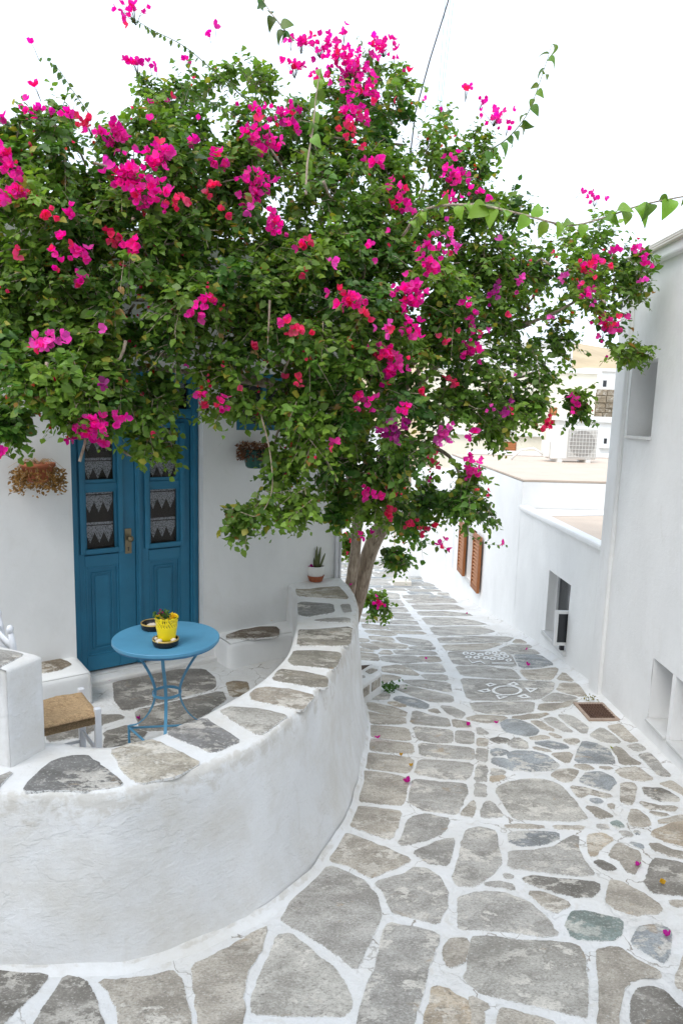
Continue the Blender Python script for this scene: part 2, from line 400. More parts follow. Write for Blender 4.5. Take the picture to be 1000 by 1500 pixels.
GREY = (.455, .435, .40); WARM = (.475, .43, .365); BLUE = (.36, .385, .40); DARK = (.26, .24, .21); TAN = (.55, .46, .35); PALE = (.52, .495, .445); GREEN = (.29, .355, .33)
def slab(poly, surf, parent, name='paving_stone', tint=None, h=.006, inset=.018, mat='slab', jit=.004, depth=.02, grow=.007):
    p = np.array(poly, float)
    q = []                                       # cut the corners round
    for i in range(len(p)):
        a, b_ = p[i], p[(i + 1) % len(p)]
        q += [a * .90 + b_ * .10, a * .10 + b_ * .90]
    p = np.array(q); cenY = p.mean(0)[1]
    # rough, hand-broken edges
    out = []
    for i in range(len(p)):
        a, b_ = p[i], p[(i + 1) % len(p)]; out.append(a)
        k_ = int(min(6, np.linalg.norm(b_ - a) / (.055 if cenY < 4.3 else .12)))
        out += [a + (b_ - a) * u_ / (k_ + 1) for u_ in range(1, k_ + 1)]
    p = np.array(out)
    p = np.array([c + np.array([mn.noise(Vector((c[0] * 23, c[1] * 23, 1.))), mn.noise(Vector((c[0] * 23, c[1] * 23, 9.)))]) * jit * 1.8 + np.array([mn.noise(Vector((c[0] * 70, c[1] * 70, 5.))), mn.noise(Vector((c[0] * 70, c[1] * 70, 2.)))]) * jit * .8 for c in p])
    if sum(p[i][0] * p[(i + 1) % len(p)][1] - p[(i + 1) % len(p)][0] * p[i][1] for i in range(len(p))) < 0: p = p[::-1]
    n = len(p); cen = p.mean(0)
    nx1 = np.roll(p, -1, 0) - np.roll(p, 1, 0); nl_ = np.stack([nx1[:, 1], -nx1[:, 0]], 1); p = p + nl_ / np.maximum(np.linalg.norm(nl_, axis=1, keepdims=True), 1e-5) * grow
    d = cen - p; dl = np.linalg.norm(d, axis=1, keepdims=True); sc = np.minimum(inset / np.maximum(dl, 1e-4), .4)
    inn = p + d * sc
    tilt = (random.uniform(-.006, .006), random.uniform(-.006, .006))
    zt = lambda c: surf(c) + h + tilt[0] * (c[0] - cen[0]) + tilt[1] * (c[1] - cen[1])
    vs = [(c[0], c[1], surf(c) - depth) for c in p] + [(c[0], c[1], zt(c) - .003) for c in p] + [(c[0], c[1], zt(c)) for c in inn]
    fs = [(i, (i + 1) % n, n + (i + 1) % n, n + i) for i in range(n)] + [(n + i, n + (i + 1) % n, 2 * n + (i + 1) % n, 2 * n + i) for i in range(n)] + [tuple(2 * n + i for i in range(n))]
    m_ = MB().add(vs, fs); o = m_.build(name, mat, parent)
    attr(o.data, 'rim', [1.] * (2 * n) + [0.] * n)
    t_ = tint or random.choice([GREY, GREY, WARM, GREY, BLUE, PALE]); k = random.uniform(.88, 1.12)
    o.color = (t_[0] * k, t_[1] * k, t_[2] * k, 1)
    return o
gsurf = lambda c: G(c[1])

TILES = [  # (left, top, magnification of the survey sheet, outlines)
 (510, 1000, 4.0, [
  ([(78,142),(130,118),(240,140),(335,172),(325,200),(200,178)],WARM), ([(50,165),(160,182),(330,210),(328,240),(180,243),(60,232)],WARM),
  ([(65,255),(200,258),(345,268),(360,340),(200,325),(70,305)],WARM), ([(70,330),(210,342),(368,362),(378,415),(220,405),(70,385)],WARM),
  ([(62,410),(220,428),(372,447),(350,530),(210,512),(55,495)],WARM), ([(60,516),(200,532),(348,560),(320,720),(160,704),(24,692),(44,600)],WARM),
  ([(385,165),(480,195),(580,215),(590,258),(480,250),(375,238)],GREY), ([(385,262),(480,270),(600,280),(605,350),(500,350),(410,335)],GREY),
  ([(420,360),(560,372),(725,385),(735,448),(560,440),(420,425)],GREY), ([(418,455),(560,462),(725,478),(690,565),(550,560),(400,535)],GREY),
  ([(384,568),(520,584),(684,596),(692,640),(632,772),(440,748),(352,700)],GREY), ([(615,215),(700,235),(705,260),(625,262)],WARM),
  ([(635,285),(728,290),(725,360),(635,350)],GREY), ([(755,262),(820,300),(760,305)],GREY), ([(765,330),(805,330),(805,372),(762,370)],WARM),
  ([(757,390),(803,390),(803,462),(757,455)],GREY), ([(765,485),(800,490),(803,575),(745,575)],GREY), ([(745,595),(800,600),(805,660),(780,672),(742,665)],GREY),
  ([(835,335),(870,325),(920,328),(940,340),(920,352),(870,352)],DARK), ([(840,400),(870,390),(925,402),(915,420),(850,428)],BLUE),
  ([(845,445),(920,450),(975,488),(980,512),(900,495),(850,475)],BLUE), ([(845,505),(905,520),(900,540),(845,545)],GREY), ([(830,550),(920,545),(880,575),(835,580)],TAN),
  ([(892,240),(928,220),(988,220),(1060,240),(1104,280),(1096,304),(1040,312),(988,304),(928,288)],BLUE),
  ([(940,364),(968,332),(1000,328),(1040,356),(1044,384),(988,384)],GREY),
  ([(940,416),(988,404),(1060,404),(1148,424),(1224,480),(1192,512),(1060,520),(988,504),(952,460)],BLUE)]),
 (750, 1000, 4.0, [
  ([(185,215),(240,205),(300,250),(350,290),(300,285),(240,255)],GREY), ([(108,228),(150,225),(245,282),(190,275)],WARM), ([(268,192),(340,195),(400,235),(438,265),(420,302),(370,270)],GREY),
  ([(215,300),(240,300),(285,322),(260,322)],WARM), ([(98,330),(180,312),(220,325),(150,335)],WARM), ([(130,355),(220,345),(300,365),(330,385),(240,388)],BLUE),
  ([(130,378),(225,402),(200,405),(135,388)],WARM), ([(300,340),(370,330),(385,345),(350,362)],WARM), ([(235,420),(320,410),(345,425),(320,472),(270,445)],WARM),
  ([(420,345),(500,365),(555,390),(575,430),(587,475),(480,472),(370,465),(395,390)],BLUE), ([(460,310),(500,280),(525,268),(580,305),(625,352),(540,350)],PALE),
  ([(565,258),(630,245),(700,300),(738,340),(670,348),(610,300)],WARM), ([(678,372),(740,360),(785,392),(720,400)],GREY), ([(595,390),(620,378),(680,435),(750,478),(640,480),(620,430)],WARM),
  ([(738,425),(810,415),(880,480),(932,550),(865,545),(800,480)],GREY), ([(608,520),(650,505),(730,500),(820,565),(750,575),(660,560)],WARM), ([(362,485),(440,485),(475,505),(410,510)],WARM),
  ([(510,497),(580,497),(560,510)],WARM), ([(235,545),(270,515),(350,510),(380,520),(345,570),(300,582)],WARM), ([(392,580),(440,530),(520,525),(580,555),(600,585),(560,635),(480,615)],BLUE),
  ([(345,610),(430,620),(590,665),(540,672),(450,655),(385,672)],WARM), ([(640,592),(700,588),(720,608),(712,684),(684,720),(644,696),(636,640)],WARM),
  ([(768,618),(860,620),(924,644),(968,680),(960,696),(848,692),(780,656)],DARK), ([(865,595),(930,578),(980,610),(1010,640),(1010,665),(940,625)],WARM),
  ([(-92,640),(-60,600),(8,580),(100,566),(200,572),(280,608),(340,672),(430,790),(380,812),(200,806),(12,800),(-40,720)],PALE)]),
 (480, 1160, 3.846, [
  ([(130,85),(250,90),(400,110),(410,125),(355,270),(220,225),(95,185)],WARM), ([(465,145),(560,130),(680,160),(640,235),(560,270),(400,305)],GREY),
  ([(60,230),(180,260),(300,310),(460,380),(440,400),(250,480),(210,465),(120,415),(0,380),(20,320)],WARM), ([(480,345),(620,280),(715,265),(675,415),(580,405)],GREY),
  ([(270,515),(430,465),(500,432),(562,440),(630,488),(665,560),(660,655),(615,745),(500,712),(373,685),(346,623),(315,565)],GREY),
  ([(0,423),(100,450),(200,512),(269,588),(296,692),(250,800),(192,908),(146,1000),(77,930),(8,877),(-96,812),(-192,762),(-260,723),(-200,623),(-96,519)],GREY),
  ([(785,215),(850,200),(940,225),(955,300),(970,390),(920,470),(820,530),(730,530),(710,480),(735,400),(760,300)],GREY), ([(873,523),(960,506),(1040,531),(1046,550),(980,535)],GREY),
  ([(745,130),(820,50),(828,60),(815,142)],WARM), ([(865,148),(865,100),(900,48),(940,78),(985,138)],GREY), ([(830,8),(890,8),(880,30),(832,22)],GREY),
  ([(746,600),(808,580),(903,565),(1000,577),(1096,615),(1173,665),(1242,738),(1292,808),(1212,808),(1096,796),(1000,785),(865,773),(738,769),(735,692)],GREY)]),
 (740, 1160, 3.846, [
  ([(-20,192),(130,186),(235,200),(100,208)],WARM), ([(20,235),(150,225),(290,235),(300,265),(200,300),(70,303),(25,280)],BLUE), ([(270,194),(440,198),(430,213),(280,205)],WARM),
  ([(20,340),(150,335),(270,315),(400,240),(405,330),(440,390),(500,465),(420,475),(250,455),(20,430)],GREY), ([(475,45),(520,38),(540,55),(510,68)],BLUE), ([(580,75),(605,68),(605,105)],WARM),
  ([(455,82),(520,90),(600,140),(520,150)],WARM), ([(515,190),(560,185),(578,205),(525,208)],GREY), ([(595,172),(635,168),(660,195),(625,205)],GREEN), ([(645,228),(690,225),(710,250),(670,250)],GREY),
  ([(728,222),(750,222),(745,245)],BLUE), ([(700,288),(770,300),(768,316),(735,310)],BLUE), ([(690,160),(705,105),(740,102),(790,140),(815,185),(770,198),(710,190)],WARM), ([(752,55),(850,78),(970,90),(940,108),(800,95)],WARM),
  ([(805,112),(920,128),(860,138)],WARM), ([(862,165),(1010,130),(1010,155),(870,180)],WARM), ([(465,245),(550,238),(600,265),(540,310),(500,360),(470,360)],TAN), ([(590,365),(600,320),(640,290),(755,345),(750,400),(725,462),(690,450),(640,390)],WARM),
  ([(500,400),(540,390),(600,420),(620,440),(560,440)],DARK), ([(835,220),(930,185),(1030,165),(1030,310),(900,280),(830,250)],TAN), ([(812,292),(850,290),(930,330),(1030,350),(1030,380),(920,360),(840,330)],WARM),
  ([(830,375),(950,395),(1040,420),(1040,585),(900,580),(830,570),(795,520),(800,470)],DARK), ([(105,485),(170,478),(350,500),(520,515),(525,545),(480,590),(400,592),(270,560),(115,510)],DARK),
  ([(130,565),(200,570),(350,625),(350,640),(280,680),(220,650)],WARM), ([(588,500),(650,510),(760,570),(850,630),(885,670),(808,688),(720,692),(635,665),(569,619)],WARM), ([(925,615),(1030,618),(1030,655),(940,640)],WARM), ([(-5,465),(35,470),(35,488),(-5,485)],GREY)]),
 (740, 1320, 3.846, [
  ([(385,65),(430,58),(560,85),(655,110),(640,190),(600,218),(470,215),(380,205),(340,130)],GREEN), ([(755,150),(850,138),(915,160),(925,190),(895,350),(830,320),(715,240)],BLUE),
  ([(525,280),(590,265),(640,275),(720,330),(860,400),(860,430),(780,425),(690,450),(650,500),(630,600),(615,760),(535,760),(540,500),(520,350)],WARM),
  ([(745,510),(820,490),(900,520),(960,590),(1040,650),(1040,780),(715,780),(715,590)],DARK), ([(-180,215),(-96,204),(0,219),(181,235),(396,250),(438,315),(454,450),(446,650),(377,638),(200,592),(0,550),(-135,519),(-219,446),(-204,327)],PALE),
  ([(1030,290),(985,370),(962,480),(1030,530)],WARM), ([(-27,608),(96,638),(254,681),(330,760),(-46,760)],WARM)]),
 (480, 1320, 3.846, [
  ([(345,130),(480,155),(600,185),(620,200),(590,280),(560,380),(520,520),(480,640),(455,760),(172,760),(200,560),(270,380),(310,220)],GREY), ([(690,215),(770,215),(790,240),(760,350),(680,375),(660,330),(670,260)],WARM),
  ([(600,490),(680,510),(770,560),(810,640),(800,760),(540,760),(575,590)],TAN), ([(800,540),(900,585),(870,620),(860,760),(815,760),(815,640)],WARM)]),
 (240, 1320, 3.846, [
  ([(160,370),(300,300),(440,225),(570,155),(575,170),(530,290),(470,390),(460,440),(430,560),(440,600),(420,770),(215,770),(190,560)],WARM),
  ([(642,204),(700,188),(800,262),(931,369),(1000,446),(1042,523),(1050,608),(1000,642),(808,642),(500,631),(512,538),(538,450),(588,338)],PALE)]),
 (0, 1360, 3.846, [
  ([(577,296),(700,300),(850,277),(961,246),(1008,277),(1030,346),(1058,481),(1080,620),(700,620),(661,423),(615,346)],WARM), ([(370,275),(430,280),(490,310),(520,400),(600,620),(160,620),(260,440),(330,350)],DARK),
  ([(-40,170),(80,200),(200,235),(260,280),(200,350),(100,450),(20,520),(-40,560)],DARK)]),
 (510, 930, 5.556, [
  ([(85,30),(150,35),(155,55),(100,62)],WARM), ([(90,74),(170,72),(240,108),(220,122),(130,100)],WARM), ([(90,108),(210,138),(90,130)],WARM), ([(85,145),(220,158),(240,210),(180,205),(90,195)],WARM),
  ([(260,155),(290,128),(330,130),(350,158)],WARM), ([(190,55),(360,65),(470,90),(455,110),(300,110),(230,85)],WARM), ([(180,10),(340,25),(365,55),(280,48),(190,35)],WARM), ([(395,20),(520,30),(630,45),(680,88),(560,85),(440,62)],GREY),
  ([(500,98),(690,100),(690,118),(520,118)],GREY), ([(375,128),(560,130),(690,140),(710,162),(400,158)],GREY), ([(275,180),(400,170),(545,178),(600,215),(450,230),(290,210)],GREY), ([(575,180),(715,180),(745,215),(640,220)],WARM),
  ([(430,245),(560,240),(750,238),(785,305),(600,300),(500,270)],GREY), ([(280,260),(410,245),(500,280),(575,330),(480,325),(350,310),(280,300)],WARM), ([(595,325),(790,328),(805,370),(640,360)],GREY), ([(275,328),(350,332),(430,350),(340,375),(275,388)],WARM),
  ([(440,375),(600,370),(820,395),(832,465),(700,440),(540,415)],GREY), ([(370,430),(440,405),(600,445),(840,500),(850,545),(680,545),(560,510)],GREY), ([(370,520),(420,500),(560,530),(650,570),(640,600),(540,590),(430,555)],BLUE),
  ([(320,555),(380,545),(470,580),(400,585)],TAN), ([(170,510),(240,480),(330,485),(320,520),(220,530)],PALE), ([(760,580),(830,585),(940,640),(910,680),(820,640)],GREY), ([(650,620),(710,600),(740,640)],WARM)]),
 (660, 900, 5.0, [
  ([(460,210),(490,180),(560,212)],WARM), ([(360,262),(440,225),(600,225),(570,245),(400,258)],GREY), ([(360,277),(420,262),(600,258),(640,290),(450,287)],GREY), ([(470,300),(640,298),(740,365),(620,388),(520,392)],BLUE),
  ([(40,380),(250,378),(350,400),(450,405),(510,475),(300,465),(80,445)],GREY), ([(510,410),(640,405),(780,392),(735,480),(560,478)],WARM), ([(780,480),(830,425),(890,490)],WARM),
  ([(75,470),(300,480),(600,492),(755,500),(735,550),(640,620),(400,632),(130,625)],GREY), ([(780,560),(810,505),(920,505),(980,590),(950,602)],WARM), ([(660,635),(760,575),(930,612),(820,640)],GREY),
  ([(640,700),(655,660),(820,655),(930,625),(850,670),(740,705)],WARM), ([(155,650),(400,645),(605,645),(590,715),(400,735),(250,725),(170,700)],GREY), ([(440,760),(600,735),(720,725),(640,755),(520,768)],WARM), ([(110,765),(200,740),(410,752),(350,790),(250,795)],WARM)]),
 (510, 840, 5.556, [
  ([(110,330),(280,335),(350,355),(280,378),(130,350)],WARM), ([(110,365),(280,385),(300,400),(110,395)],WARM), ([(120,410),(270,425),(290,455),(130,445)],WARM), ([(140,465),(310,465),(390,500),(330,510),(170,485)],WARM),
  ([(290,425),(560,430),(585,460),(330,460)],GREY), ([(340,468),(590,475),(630,495),(410,490)],WARM), ([(380,382),(540,390),(560,415),(310,410)],GREY), ([(380,350),(510,355),(530,378),(390,370)],GREY), ([(300,320),(490,328),(500,345),(350,345)],GREY),
  ([(300,270),(450,275),(480,315),(310,310)],GREY), ([(290,225),(410,215),(450,265),(300,260)],GREY), ([(270,150),(400,165),(410,205),(290,215)],GREY)]),
 (0, 0, 1.0, [
  ([(590,872),(640,872),(650,876),(593,877)],GREY), ([(595,879),(655,878.5),(670,883),(600,884)],GREY), ([(603,886),(665,886),(680,893),(609,893)],GREY), ([(612,896),(650,895.5),(684,899),(690,902),(617,902)],GREY),
  ([(619,905),(660,905),(692,909),(712,915),(628,916)],GREY), ([(630,919),(700,918),(724,925),(696,930),(640,931)],GREY), ([(642,934.5),(700,932.5),(750,934),(740,940),(646,942)],GREY), ([(650,945.5),(700,944),(734,943),(710,951),(655,953)],WARM),
  ([(658,956),(676,954.5),(740,956),(746,962),(753,976),(720,973.5),(667,973),(662,965)],GREY)]),
]
for x0, y0, k, polys in TILES:
    for poly, tint in polys:
        wp = [ong(x0 + a / k, y0 + b_ / k)[:2] for a, b_ in poly]
        mid = np.mean(wp, 0)
        slab(wp, gsurf, street, tint=tint, inset=.016 if mid[1] < 5 else .02, jit=.006, grow=.011 if mid[1] < 4.2 else (.017 if mid[1] < 6.5 else .028))
# the far end of the lane: narrower slabs laid across it
yy = 11.15
while yy < 24:
    dy = random.uniform(.32, .55); x = -1.2 + random.uniform(0, .5)
    while x < 1.95 - .031 * (yy - 12):
        wx = random.uniform(.45, .95); x1 = min(x + wx, 2.0 - .031 * (yy - 12))
        stripe = 1.17 + .0 * yy
        if not (x < .93 and yy < 12.4) and x1 - x > .15:
            sk = random.uniform(-.06, .06)
            slab([(x + .03, yy + .03 + sk), (x1 - .03, yy + .03 - sk), (x1 - .03 + sk, yy + dy - .03), (x + .03 + sk, yy + dy - .03)], gsurf, street, tint=random.choice([GREY, BLUE, GREY]), jit=.012)
        x = x1
    yy += dy

# painted motifs on the slabs: a sun and a bunch of flowers
def ring_paint(mb_, outer, k=.6):
    o = np.array(outer, float); c = o.mean(0); n = len(o)
    P3 = [ong(*p) for p in o] + [ong(*p) for p in (c + (o - c) * k)]
    P3 = [(p[0], p[1], G(p[1]) + .0105) for p in P3]
    mb_.add(P3, [(i, (i + 1) % n, n + (i + 1) % n, n + i) for i in range(n)])
vt = lambda x, y: (660 + x / 5., 900 + y / 5.)
mb = MB(); ring_paint(mb, [vt(410 + 112 * math.cos(a), 565 + 37 * math.sin(a)) for a in np.linspace(0, 2 * math.pi, 28, endpoint=False)], .80)
for tr in ([(250,518),(290,508),(335,521),(280,538)], [(405,520),(460,500),(500,520),(460,533)], [(535,543),(635,551),(580,582)], [(480,607),(540,590),(588,616),(530,623)], [(325,597),(420,610),(350,631)], [(190,568),(270,550),(295,570),(240,581)]):
    ring_paint(mb, [vt(*p) for p in tr], .42)
mb.build('painted_sun', 'road_paint', street)
mb = MB()
for x, y in [(108,290),(160,293),(216,300),(268,292),(318,287),(378,292),(128,318),(188,322),(256,325),(306,331),(364,330),(424,342),(404,312),(340,308)]:
    ring_paint(mb, [vt(x + random.uniform(20, 30) * math.cos(a), y + random.uniform(10, 14) * math.sin(a)) for a in np.linspace(0, 2 * math.pi, 9, endpoint=False)], .45)
for a, b_ in [((128,332),(155,358)), ((155,358),(215,345)), ((215,345),(250,366)), ((300,360),(462,360))]:
    p, q = np.array(a), np.array(b_); ring_paint(mb, [vt(*p), vt(*q), vt(q[0], q[1] + 7), vt(p[0], p[1] + 7)], .05)
mb.build('painted_flowers', 'road_paint', street)

# ------------------------------------------------------------------ house with the blue door
DP = onz(126, 986, 0); fd = ray(1895, 635); fd[2] = 0; fd /= np.linalg.norm(fd); fn = np.array([fd[1], -fd[0], 0])   # door plane, along, outward
FR = lambda s, n, z: tuple(DP + s * fd + n * fn + np.array([0, 0, z]))
house = thing('blue_door_house', FR(.4, .0, -.3), 'whitewashed house behind the terrace with a tall blue double door', 'house')
S0, S1, ZH, WN = -.092, .888, 2.235, .12
def wall_grid(segs_s, segs_z, hole, n, amp=.006, rnd=.02):
    vs, fs = [], []
    for z in segs_z:
        for s in segs_s:
            p = np.array(FR(s, n, z)); q = amp * mn.noise(Vector((s * 2.2, z * 2.2, 5))) + amp * .4 * mn.noise(Vector((s * 9, z * 9, 2)))
            vs.append(p + fn * q)
    ns = len(segs_s)
    for j in range(len(segs_z) - 1):
        for i in range(ns - 1):
            sc, zc = (segs_s[i] + segs_s[i + 1]) / 2, (segs_z[j] + segs_z[j + 1]) / 2
            if any(h[0] < sc < h[1] and h[2] < zc < h[3] for h in hole): continue
            fs.append((i + j * ns, i + 1 + j * ns, i + 1 + (j + 1) * ns, i + (j + 1) * ns))
    return vs, fs
def cuts(a, b_, extra, step):
    v = sorted(set([a, b_] + extra)); out = []
    for p, q in zip(v[:-1], v[1:]): out += list(np.linspace(p, q, max(1, int((q - p) / step)) + 1)[:-1])
    return out + [v[-1]]
SC = 2.225
WIN = (1.17, 1.72, 1.80, 2.25)
ss = cuts(-3.4, SC, [S0, S1, WIN[0], WIN[1]], .08); zs = cuts(-.6, 3.0, [-.06, ZH, WIN[2], WIN[3]], .08)
mb = MB(); mb.add(*wall_grid(ss, zs, [(S0, S1, -.06, ZH), WIN], WN))
HD = -4.2                                           # how deep the house goes back
mb.add([FR(SC, WN, -.9), FR(SC, HD, -.9), FR(SC, HD, 3.0), FR(SC, WN, 3.0)], [(0, 1, 2, 3)])
mb.add([FR(-3.4, HD, -.9), FR(-3.4, WN, -.9), FR(-3.4, WN, 3.0), FR(-3.4, HD, 3.0)], [(0, 1, 2, 3)])
mb.add([FR(SC, HD, -.9), FR(-3.4, HD, -.9), FR(-3.4, HD, 3.0), FR(SC, HD, 3.0)], [(0, 1, 2, 3)])
for (a0, a1, z0, z1, dp) in ((S0, S1, -.06, ZH, -.06), (*WIN, .02)):       # reveals
    mb.add([FR(a0, WN, z0), FR(a0, dp, z0), FR(a0, dp, z1), FR(a0, WN, z1)], [(0, 1, 2, 3)])
    mb.add([FR(a1, dp, z0), FR(a1, WN, z0), FR(a1, WN, z1), FR(a1, dp, z1)], [(0, 1, 2, 3)])
    mb.add([FR(a0, WN, z1), FR(a0, dp, z1), FR(a1, dp, z1), FR(a1, WN, z1)], [(0, 1, 2, 3)])
    mb.add([FR(a0, dp, z0), FR(a0, WN, z0), FR(a1, WN, z0), FR(a1, dp, z0)], [(0, 1, 2, 3)])
mb.build('wall', 'house_white', house, smooth=True)
MB().fbox(FR, -3.5, SC + .06, HD - .1, WN + .05, 3.0, 3.16).build('roof', 'far_white', house, bevel=.02)
MB().fbox(FR, S0 - .01, S1 + .01, -.085, .05, -.062, -.002).build('threshold', 'marble', house, bevel=.008)
# door
JL, JR, MID = -.035, .825, .39
mb = MB(); mb.fbox(FR, S0 + .004, JL, -.06, .035, 0, ZH - .01); mb.fbox(FR, JR, S1 - .004, -.06, .035, 0, ZH - .01)
mb.fbox(FR, JL, JR, -.06, .032, 2.15, ZH - .01); mb.fbox(FR, JL, JR, -.06, .04, 1.885, 1.955); mb.fbox(FR, JR + .012, JR + .03, .035, .048, 0, ZH - .02)
mb.build('door_frame', 'blue_paint', house, bevel=.004)
def door_leaf(a, b_, g0, g1):
    h0, h1 = g0 + .033, g1 - .033
    mb = MB()
    z0, z1, zm, zg = .012, 1.88, .80, .885
    mb.fbox(FR, a, h0, -.03, .012, z0, z1); mb.fbox(FR, h1, b_, -.03, .012, z0, z1)
    mb.fbox(FR, h0, h1, -.03, .012, z0, .125); mb.fbox(FR, h0, h1, -.03, .012, zm, zg); mb.fbox(FR, h0, h1, -.03, .012, 1.835, z1)
    leaf = mb.build('door', 'blue_paint', house, bevel=.004)
    mb = MB(); mb.fbox(FR, h0, h1, -.026, -.006, .125, zm)
    for (i0, n1) in ((.0, .006), (.045, .004)):                                                   # moulded panel
        s0, s1, q0, q1 = h0 + i0, h1 - i0, .125 + i0, zm - i0
        wd = .016 if i0 == 0 else .010
        mb.fbox(FR, s0, s0 + wd, -.006, n1, q0, q1); mb.fbox(FR, s1 - wd, s1, -.006, n1, q0, q1)
        mb.fbox(FR, s0 + wd, s1 - wd, -.006, n1, q0, q0 + wd); mb.fbox(FR, s0 + wd, s1 - wd, -.006, n1, q1 - wd, q1)
    mb.fbox(FR, h0 + .07, h1 - .07, -.006, .001, .125 + .07, zm - .07)
    mb.build('panel', 'blue_paint', leaf, bevel=.003)
    # the little hinged window in the leaf, proud of it
    fw = .035
    mb = MB(); mb.fbox(FR, g0, g0 + fw, .013, .034, .90, 1.85); mb.fbox(FR, g1 - fw, g1, .013, .034, .90, 1.85)
    mb.fbox(FR, g0 + fw, g1 - fw, .013, .034, .90, .935); mb.fbox(FR, g0 + fw, g1 - fw, .013, .034, 1.815, 1.85); 
    wf = mb.build('window_frame', 'blue_paint', leaf, bevel=.004)
    tag(wf)
    mb = MB()
    mb.fbox(FR, h0 - .002, h1 + .002, -.02, .010, 1.365, 1.41)
    for (q0, q1) in ((.888, 1.365), (1.41, 1.832)):
        mb.fbox(FR, h0, h0 + .022, -.02, .002, q0, q1); mb.fbox(FR, h1 - .022, h1, -.02, .002, q0, q1)
        mb.fbox(FR, h0 + .022, h1 - .022, -.02, .002, q0, q0 + .028); mb.fbox(FR, h0 + .022, h1 - .022, -.02, .002, q1 - .02, q1)
    mb.build('glazing_bar', 'blue_paint', leaf, bevel=.002)
    for (q0, q1) in ((.916, 1.365), (1.41, 1.812)):
        MB().fbox(FR, h0 + .02, h1 - .02, -.012, -.009, q0, q1).build('pane', 'pane_glass', leaf)
        MB().fbox(FR, h0 + .005, h1 - .005, -.05, -.046, q0 - .01, q1 + .01).build('dark_curtain', 'curtain_dark', leaf)
        lace_band(leaf, h0 + .022, h1 - .022, q0, q1, -.040)
    return leaf
def lace_band(parent, a, b_, q0, q1, n):
    mb = MB()
    hh = q1 - q0
    for zt in (q1 - .02, q1 - .02 - hh * .5):
        rows = 10; m = 24
        # strip with a zigzag lower edge and a pierced top row
        mb.fbox(FR, a, b_, n, n + .0015, zt - .018, zt)
        mb.fbox(FR, a, b_, n, n + .0015, zt - .075, zt - .026)
        nt_ = 3
        for k in range(nt_):
            c0 = a + (b_ - a) * k / nt_; c1 = a + (b_ - a) * (k + 1) / nt_; cm = (c0 + c1) / 2
            mb.add([FR(c0, n + .001, zt - .075), FR(cm, n + .001, zt - .155), FR(c1, n + .001, zt - .075)], [(0, 1, 2)])
    mb.build('lace_curtain', 'lace', parent)
dl = door_leaf(JL + .003, MID - .003, -.020, .290); dr = door_leaf(MID + .003, JR - .003, .455, .775)
mb = MB(); mb.fbox(FR, MID - .004, MID + .040, .0125, .030, .012, 1.88); mb.fbox(FR, MID + .008, MID + .028, .030, .038, .012, 1.88); mb.build('door_batten', 'blue_paint', house, bevel=.004)
mb = MB(); hs0 = .305
mb.fbox(FR, hs0, hs0 + .050, .0125, .018, .875, 1.065); hp = mb.build('handle_plate', 'brass', house, bevel=.002)
kc = np.array(FR(hs0 + .026, .018, .995)); mb = MB()
mb.tube([kc, kc + fn * .03, kc + fn * .034, kc + fn * .045, kc + fn * .058, kc + fn * .066], [.009, .009, .018, .025, .022, .008], 16); mb.build('door_knob', 'brass', hp, smooth=True)
mb = MB(); kh = np.array(FR(hs0 + .025, .0182, .92)); mb.tube([kh, kh + fn * .0012], .006, 12); mb.fbox(FR, hs0 + .0215, hs0 + .0285, .0182, .0192, .895, .918); mb.build('keyhole', 'cable_black', hp)
# transom light
MB().fbox(FR, JL, JR, -.05, -.045, 1.95, 2.155).build('dark_curtain', 'curtain_dark', house)
mb = MB()
for k in range(5):
    c0 = JL + .02 + k * .165; mb.fbox(FR, c0, c0 + .16, -.036, -.034, 2.09, 2.15); mb.add([FR(c0, -.035, 2.09), FR(c0 + .08, -.035, 1.99), FR(c0 + .16, -.035, 2.09)], [(0, 1, 2)])
mb.build('lace_curtain', 'lace', house)
mb = MB(); mb.fbox(FR, MID - .02, MID + .02, -.03, .02, 1.955, 2.15); mb.build('glazing_bar', 'blue_paint', house)
MB().fbox(FR, JL, JR, -.022, -.018, 1.955, 2.15).build('pane', 'pane_glass', house)
# small blue window half hidden by the leaves
mb = MB(); a0, a1, q0, q1 = WIN
mb.fbox(FR, a0, a0 + .05, .02, .085, q0, q1); mb.fbox(FR, a1 - .05, a1, .02, .085, q0, q1); mb.fbox(FR, a0 + .05, a1 - .05, .02, .085, q0, q0 + .05); mb.fbox(FR, a0 + .05, a1 - .05, .02, .085, q1 - .05, q1)
mb.fbox(FR, (a0 + a1) / 2 - .02, (a0 + a1) / 2 + .02, .03, .075, q0 + .05, q1 - .05); wn_ = mb.build('window', 'blue_paint', house, bevel=.004)
MB().fbox(FR, a0 + .04, a1 - .04, .04, .046, q0 + .04, q1 - .04).build('pane', 'dark_glass', wn_)
# pipes running down the corner of the house
for s_, r_, z1_ in ((2.16, .016, 2.9), (2.20, .012, 2.9)):
    MB().tube([FR(s_, WN + r_ + .012, -.2), FR(s_, WN + r_ + .012, z1_)], r_, 10).build('pipe', 'white_paint', house, smooth=True)

